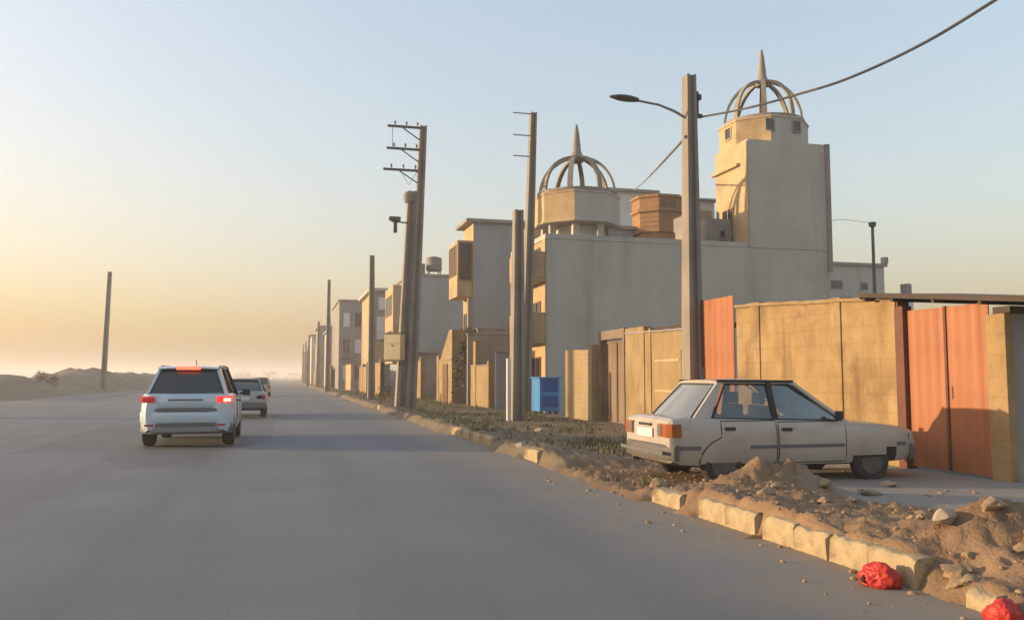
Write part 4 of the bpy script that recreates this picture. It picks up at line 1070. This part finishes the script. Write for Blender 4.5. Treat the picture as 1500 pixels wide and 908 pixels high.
def sub2(mb, nm, mt, par=None, **k): return mb.build(nm, mt, par or SUV, local=True, **k)
def across(w, bow, prof, name, mt, par=None, bevel=.01, p=4):
    """a strip across the tail that bows forward at its ends"""
    m = MB(); rg = []
    for i in range(15):
        x = -w + 2 * w * i / 14; e = abs(x) / w; dy = bow * e ** p
        rg.append([(x, y + dy, z) for y, z in prof])
    m.loft(rg); return sub2(m, name, mt, par, bevel=bevel, smooth=35)
across(.915, .34, [(-2.40, .52), (-2.42, .58), (-2.42, .70), (-2.36, .76), (-2.15, .76), (-2.15, .52)], 'rear_bumper', 'paint_suv')
across(.90, .33, [(-2.385, .30), (-2.395, .36), (-2.395, .515), (-2.15, .515), (-2.15, .30)], 'lower_bumper', 'plastic_grey')
m = MB(); m.box(-.62, .62, -2.425, -2.397, .34, .44); sub2(m, 'skid_plate', 'steel_grey', bevel=.01)
across(.72, .12, [(-2.40, .765), (-2.385, .82), (-2.15, .82), (-2.15, .765)], 'tailgate_step', 'plastic_grey')
tg = across(.80, .24, [(-2.375, .825), (-2.395, .88), (-2.40, .96), (-2.37, 1.02), (-2.335, 1.10), (-2.15, 1.11), (-2.15, .825)], 'tailgate', 'paint_suv')
m = MB(); m.box(-.34, .34, -2.412, -2.396, .985, 1.012); sub2(m, 'chrome_strip', 'rim_metal', tg, bevel=.004)
for s in (-1, 1):
    m = MB(); m.loft([[(s * (.60 - .0 * k), -2.372 + dd, z), (s * .74, -2.335 + dd, z), (s * .85, -2.255, z), (s * .905, -2.12, z + .02), (s * .84, -2.08, z + .02), (s * .60, -2.22, z)] for k, (z, dd) in enumerate(((.925, .05), (.945, .012), (1.03, .0), (1.065, .03)))])
    tl = sub2(m, 'tail_light', 'lamp_red_lit' if s > 0 else 'lamp_red_dim', bevel=.012, label='brightly lit red tail light' if s > 0 else 'dim red tail light in the sun')
    m = MB(); m.loft([[(s * .735, -2.345, z), (s * .85, -2.262, z), (s * .875, -2.2, z), (s * .82, -2.2, z), (s * .735, -2.28, z)] for z in (.955, 1.025)])
    sub2(m, 'lamp_core', 'lamp_core_lit' if s > 0 else 'lamp_red_dull', tl)
    m = MB(); m.tube([(s * .90, .95, 1.06), (s * 1.0, .95, 1.09)], .03, 6); m.loft([[(s * .97, .90, z), (s * 1.15, .92, z), (s * 1.15, 1.0, z), (s * .97, 1.05, z)] for z in (1.02, 1.17)]); sub2(m, 'mirror', 'plastic_black', bevel=.02)
    m = MB(); m.tube([(s * .585, -1.70, 1.675), (s * .59, -1.45, 1.700), (s * .63, 0, 1.712), (s * .635, .2, 1.68)], .016, 6); sub2(m, 'roof_rail', 'steel_grey', smooth=60)
    m = MB(); m.lathe([(.02, -2.40 + 2.3), (.03, -2.40 + 2.3)], (0, 0, -5), 6) if False else None
    m = MB(); m.box(min(s * .6, s * .78), max(s * .6, s * .78), -2.408, -2.397, .46, .50); sub2(m, 'reflector', 'lamp_red_dull', bevel=.003)
m = MB(); rg = []
for i in range(11):
    x = -.60 + 1.20 * i / 10; e = abs(x) / .60
    rg.append([(x, -2.04 + .10 * e ** 3, 1.665 - .02 * e * e), (x, -1.85, 1.705 - .03 * e * e), (x, -1.85, 1.67 - .03 * e * e), (x, -2.03 + .1 * e ** 3, 1.64 - .02 * e * e)])
m.loft(rg); sp = sub2(m, 'spoiler', 'paint_suv', bevel=.006, smooth=35)
m = MB(); m.box(-.24, .24, -2.07, -2.043, 1.618, 1.685); sub2(m, 'brake_light', 'lamp_brake_lit', sp, bevel=.006)
m = MB(); m.tube([(0, -.3, 1.715), (0, -.42, 1.85)], .01, 5); sub2(m, 'aerial', 'plastic_black')

# ---- white saloon ahead, partly behind the SUV
st = [(-2.1, .68, .42, .84), (-2.07, .80, .34, .93), (-1.9, .84, .28, .96), (-1.4, .85, .25, .95), (.8, .85, .25, .90), (1.6, .83, .27, .82), (2.05, .74, .34, .68)]
gh = dict(wb=(.95, .74, .90), rb=(-1.55, .74, .95), rf=(.2, .58, 1.40), rr=(-1.0, .58, 1.40), c=(-1.3, -.98), mid=[(-.3, -.3)], seat=())
C2, _ = make_car('saloon_car', 'pale grey saloon partly hidden behind the sport utility car', 'car', (-1.42, 34.4, 0), 0, st, (-1.3, 1.25), .30, gh, 'paint_white', 'glass_tint', seats=False)
for s in (-1, 1):
    m = MB(); m.box(min(s * .5, s * .8), max(s * .5, s * .8), -2.10, -2.0, .68, .82); m.build('tail_light', 'lamp_red_dull', C2, local=True, bevel=.01)
m = MB(); m.box(-.84, .84, -2.17, -2.0, .36, .56); m.build('rear_bumper', 'plastic_grey', C2, local=True, bevel=.03)
m = MB(); m.box(-.26, .26, -2.11, -2.085, .64, .75); m.build('number_plate', 'plate_blank', C2, local=True)
gh = dict(wb=(.95, .74, .90), rb=(-1.95, .74, .95), rf=(.2, .60, 1.45), rr=(-1.75, .60, 1.44), c=(-1.7, -1.6), mid=[(-.3, -.3)], seat=())
C3, _ = make_car('hatchback_car', 'tiny grey hatchback far down the road near the horizon', 'car', (-1.75, 70, 0), 0, st, (-1.3, 1.25), .30, gh, 'paint_silver', 'glass_tint', seats=False)
for s in (-1, 1):
    m = MB(); m.box(min(s * .58, s * .8), max(s * .58, s * .8), -2.10, -2.0, .68, .9); m.build('tail_light', 'lamp_red_dull', C3, local=True, bevel=.01)

# ------------------------------------------------------------------ rubble, weeds, shrubs, litter
def rock_mesh(seed, m_):
    bm = bmesh.new(); bmesh.ops.create_icosphere(bm, subdivisions=3, radius=1)
    for v in bm.verts:
        p = v.co.copy(); k = 1 + .45 * noise.noise(p * 1.1 + Vector((seed * 7, 0, 0))) + .14 * noise.noise(p * 3.2 + Vector((0, seed * 3, 0)))
        q = p * k
        for ax in (Vector((.6, .3, .74)), Vector((-.5, .7, .5)), Vector((.2, -.8, .56)), Vector((-.8, -.3, .5))):
            ax = ax.normalized(); d = q.dot(ax) - (.70 + .08 * (seed % 3))
            if d > 0: q -= ax * d * .9
        v.co = Vector((q.x, q.y * .8, q.z * .6))
    me = bpy.data.meshes.new('rock'); bm.to_mesh(me); bm.free(); me.materials.append(M[m_]); me.shade_smooth(); me.set_sharp_from_angle(angle=R(32))
    return me
RM = [rock_mesh(i, 'rock_pale' if i < 4 else 'rock_brown') for i in range(8)]
def rock(x, y, s, k, label, group=None, name='rock', dz=0.0, sc=(1, 1, 1)):
    o = bpy.data.objects.new(name, RM[k]); COL.objects.link(o)
    o.location = (x, y, verge_z(x, y) + s * .22 + dz); o.scale = (s * sc[0], s * sc[1], s * sc[2]); o.rotation_euler = (random.uniform(-.3, .3), random.uniform(-.3, .3), random.uniform(0, 6.28))
    return tag(o, label, 'stone', group)
rock(6.55, 6.55, .155, 0, 'pale flat stone by itself at the right side of the trodden drive', sc=(1.5, 1, .6))
rock(5.62, 5.95, .14, 1, 'cream broken lump at the foot of the soil ridge, above the red bag')
rock(5.05, 4.80, .19, 2, 'big pale slab tilted in the soil heap at the lower right edge', sc=(1.5, .8, .9))
rock(4.72, 5.35, .10, 3, 'small pale chip just right of the last kerb block')
rock(6.9, 9.0, .13, 2, 'pale stone under the sill of the parked car', sc=(1.6, .8, .6))
rock(7.75, 9.75, .12, 1, 'pale stone in front of the parked car front wheel', sc=(1.5, .8, .6))
rock(4.55, 9.95, .15, 5, 'dark clod left of the parked car rear bumper')
rock(4.35, 15.6, .11, 0, 'whitish stone in the weeds beyond the single kerb block')
rock(6.35, 21.0, .13, 0, 'white stone among the weeds left of the brown gate')
spots = [(4.9, 6.0), (5.2, 6.3), (5.35, 5.5), (5.0, 7.1), (5.5, 7.3), (4.7, 7.9), (5.9, 6.4), (5.75, 5.35), (5.3, 4.9), (6.0, 5.1), (4.6, 6.6), (5.1, 8.2), (6.2, 5.9), (6.3, 7.1), (4.8, 4.75), (5.9, 7.9), (5.45, 6.75), (6.1, 8.7), (5.0, 5.2), (5.6, 5.0), (4.75, 5.75), (6.5, 5.6), (5.25, 5.95), (6.75, 7.7), (4.35, 4.85), (4.5, 4.95), (4.28, 4.72), (4.45, 4.7), (4.65, 5.0), (4.2, 4.95)]
for i, (x, y) in enumerate(spots):
    rock(x + random.uniform(-.08, .08), y + random.uniform(-.1, .1), random.uniform(.045, .10), 4 + i % 4, 'brown clod lying loose in the soil strip around the front kerb row', 'brown clods in the soil strip')
# gravel too small to count
m = MB(); rnd = random.Random(5)
bm = bmesh.new(); bmesh.ops.create_icosphere(bm, subdivisions=1, radius=1)
IV = [v.co.copy() for v in bm.verts]; IF = [tuple(v.index for v in f.verts) for f in bm.faces]; bm.free()
for i in range(950):
    x = rnd.uniform(4.3, 6.4) if i % 4 else rnd.uniform(4.2, 8.8); y = rnd.uniform(3.8, 12.5)
    if i % 12 == 0: x = rnd.uniform(3.5, 4.2)
    if x < 4.25 and kerb_near(y) > .2 and x > 4.15: continue
    s = .007 + .026 * rnd.random() ** 3; z = max(verge_z(x, y), 0.0) + s * .25
    fx, fy, fz = rnd.uniform(.7, 1.4), rnd.uniform(.7, 1.4), rnd.uniform(.45, .85)
    m.add([(x + v.x * s * fx * rnd.uniform(.8, 1.15), y + v.y * s * fy * rnd.uniform(.8, 1.15), z + v.z * s * fz) for v in IV], IF)
tag(m.build('gravel', 'rock_brown'), kind='stuff')
# dry weeds on the verge
def blades(m, x, y, z, n, h, spread, rnd, lean=.5):
    for _ in range(n):
        a = rnd.uniform(0, 6.28); r = spread * rnd.random() ** .7; px, py = x + r * math.cos(a), y + r * math.sin(a)
        hh = h * rnd.uniform(.5, 1.2); b = rnd.uniform(0, 6.28); l = lean * hh * rnd.uniform(.2, 1.2); w = rnd.uniform(.006, .014) * (1 + h)
        dx, dy = math.cos(b), math.sin(b); ox, oy = -dy * w, dx * w
        pts = [(px + ox, py + oy, z - .02), (px - ox, py - oy, z - .02), (px + dx * l * .45 - ox * .7, py + dy * l * .45 - oy * .7, z + hh * .6), (px + dx * l * .45 + ox * .7, py + dy * l * .45 + oy * .7, z + hh * .6), (px + dx * l, py + dy * l, z + hh)]
        m.add(pts, [(0, 1, 2, 3), (3, 2, 4)])
m = MB(); rnd = random.Random(8)
for i in range(1500):
    y = rnd.uniform(10.2, 34); x = rnd.uniform(4.35, 8.9)
    if y < 13.2 and x > 4.75: continue
    d = fbm(x * .55, y * .35, 11)
    if d < .04 and rnd.random() < .88: continue
    blades(m, x, y, max(verge_z(x, y), 0), 9, rnd.uniform(.04, .12), .18, rnd)
for i in range(500):
    y = rnd.uniform(34, 90); x = rnd.uniform(4.4, 8.4)
    blades(m, x, y, .08, 8, rnd.uniform(.1, .3), .3, rnd)
tag(m.build('weeds', 'weed'), kind='stuff')
def shrub(x, y, z, h, w, label, seed, n=260):
    rnd = random.Random(seed)
    t = thing('shrub', label, 'shrub', (x, y, z))
    m = MB()
    for _ in range(7):
        a = rnd.uniform(0, 6.28); m.tube([(x, y, z - .05), (x + w * .3 * math.cos(a), y + w * .3 * math.sin(a), z + h * .45), (x + w * .7 * math.cos(a), y + w * .7 * math.sin(a), z + h * rnd.uniform(.6, .95))], [.025, .015, .006], 5)
    m.build('stem', 'soil', t)
    m = MB()
    cl = [(rnd.gauss(0, w * .42), rnd.gauss(0, w * .42), rnd.uniform(.25, .95) * h) for _ in range(14)]
    for _ in range(n):
        c = rnd.choice(cl); p = Vector((x + c[0] + rnd.gauss(0, w * .16), y + c[1] + rnd.gauss(0, w * .16), z + max(.03, c[2] + rnd.gauss(0, h * .1))))
        u = Vector((rnd.gauss(0, 1), rnd.gauss(0, 1), rnd.gauss(0, 1))).normalized(); v = u.orthogonal().normalized(); s = rnd.uniform(.04, .085) * (.6 + h * .35)
        m.add([p - u * s, p + v * s * .5, p + u * s, p - v * s * .5], [(0, 1, 2, 3)])
    m.build('foliage', 'shrub_leaf', t)
    return t
shrub(-19.9, 80.5, berm_z(-19.9, 80.5) - .05, 1.0, .55, 'left one of two dark shrubs on top of the earth mound', 1)
shrub(-18.9, 80.8, berm_z(-18.9, 80.8) - .05, 1.05, .5, 'right one of two dark shrubs on top of the earth mound', 2)
shrub(5.6, 49, .05, .9, .5, 'small dark shrub at the foot of the sunlit wall near the twin pole', 3)
shrub(9.2, 42.8, 0.05, 3.9, .7, 'dark bushy shrub rising above the low tan walls', 4, 700)
shrub(-4, 300, 0, 3.5, 5, 'dark far bush on the horizon right of the sport utility car', 5, 500)
shrub(4, 330, 0, 3.2, 5, 'dark far bush on the horizon at the end of the road', 6, 500)
shrub(-14, 320, 0, 4.0, 6, 'dark far bush on the horizon behind the sport utility car', 7, 500)

def crumpled(name, label, loc, sc, seed, m_, rz):
    bm = bmesh.new(); bmesh.ops.create_icosphere(bm, subdivisions=5, radius=1)
    for v in bm.verts:
        p = v.co.copy(); s = Vector((seed, seed * 2.1, 0))
        k = 1 + .22 * noise.noise(p * 1.3 + s) + .14 * noise.noise(p * 2.1 + s) + .10 * (1 - abs(noise.noise(p * 3.1 + s)) * 2) + .05 * (1 - abs(noise.noise(p * 6.5 + s)) * 2) + .03 * noise.noise(p * 11 + s)
        q = p * k; q.z = max(q.z, -.55)
        v.co = Vector((q.x * sc[0], q.y * sc[1], q.z * sc[2]))
    me = bpy.data.meshes.new(name); bm.to_mesh(me); bm.free(); me.materials.append(M[m_]); me.shade_smooth(); me.set_sharp_from_angle(angle=R(65))
    o = bpy.data.objects.new(name, me); COL.objects.link(o); o.location = loc; o.rotation_euler = (0, 0, rz)
    return tag(o, label, 'bag')
bag = crumpled('plastic_bag', 'red crumpled plastic bag lying against the last kerb block', (4.06, 5.22, .055), (.085, .125, .095), 3.1, 'bag_red', R(35))
m = MB(); m.lathe([(.008, 0), (.024, .02), (.034, .04), (.02, .05)], (0, 0, 0), 9)
k = m.build('bag_knot', 'bag_black', bag, local=True, smooth=40); k.location = (-.05, .12, -.02); k.rotation_euler = (R(70), R(-30), 0)
crumpled('plastic_bag', 'red plastic scrap half buried in soil at the bottom right corner', (4.10, 4.20, .06), (.10, .09, .085), 5.7, 'bag_red', R(80))
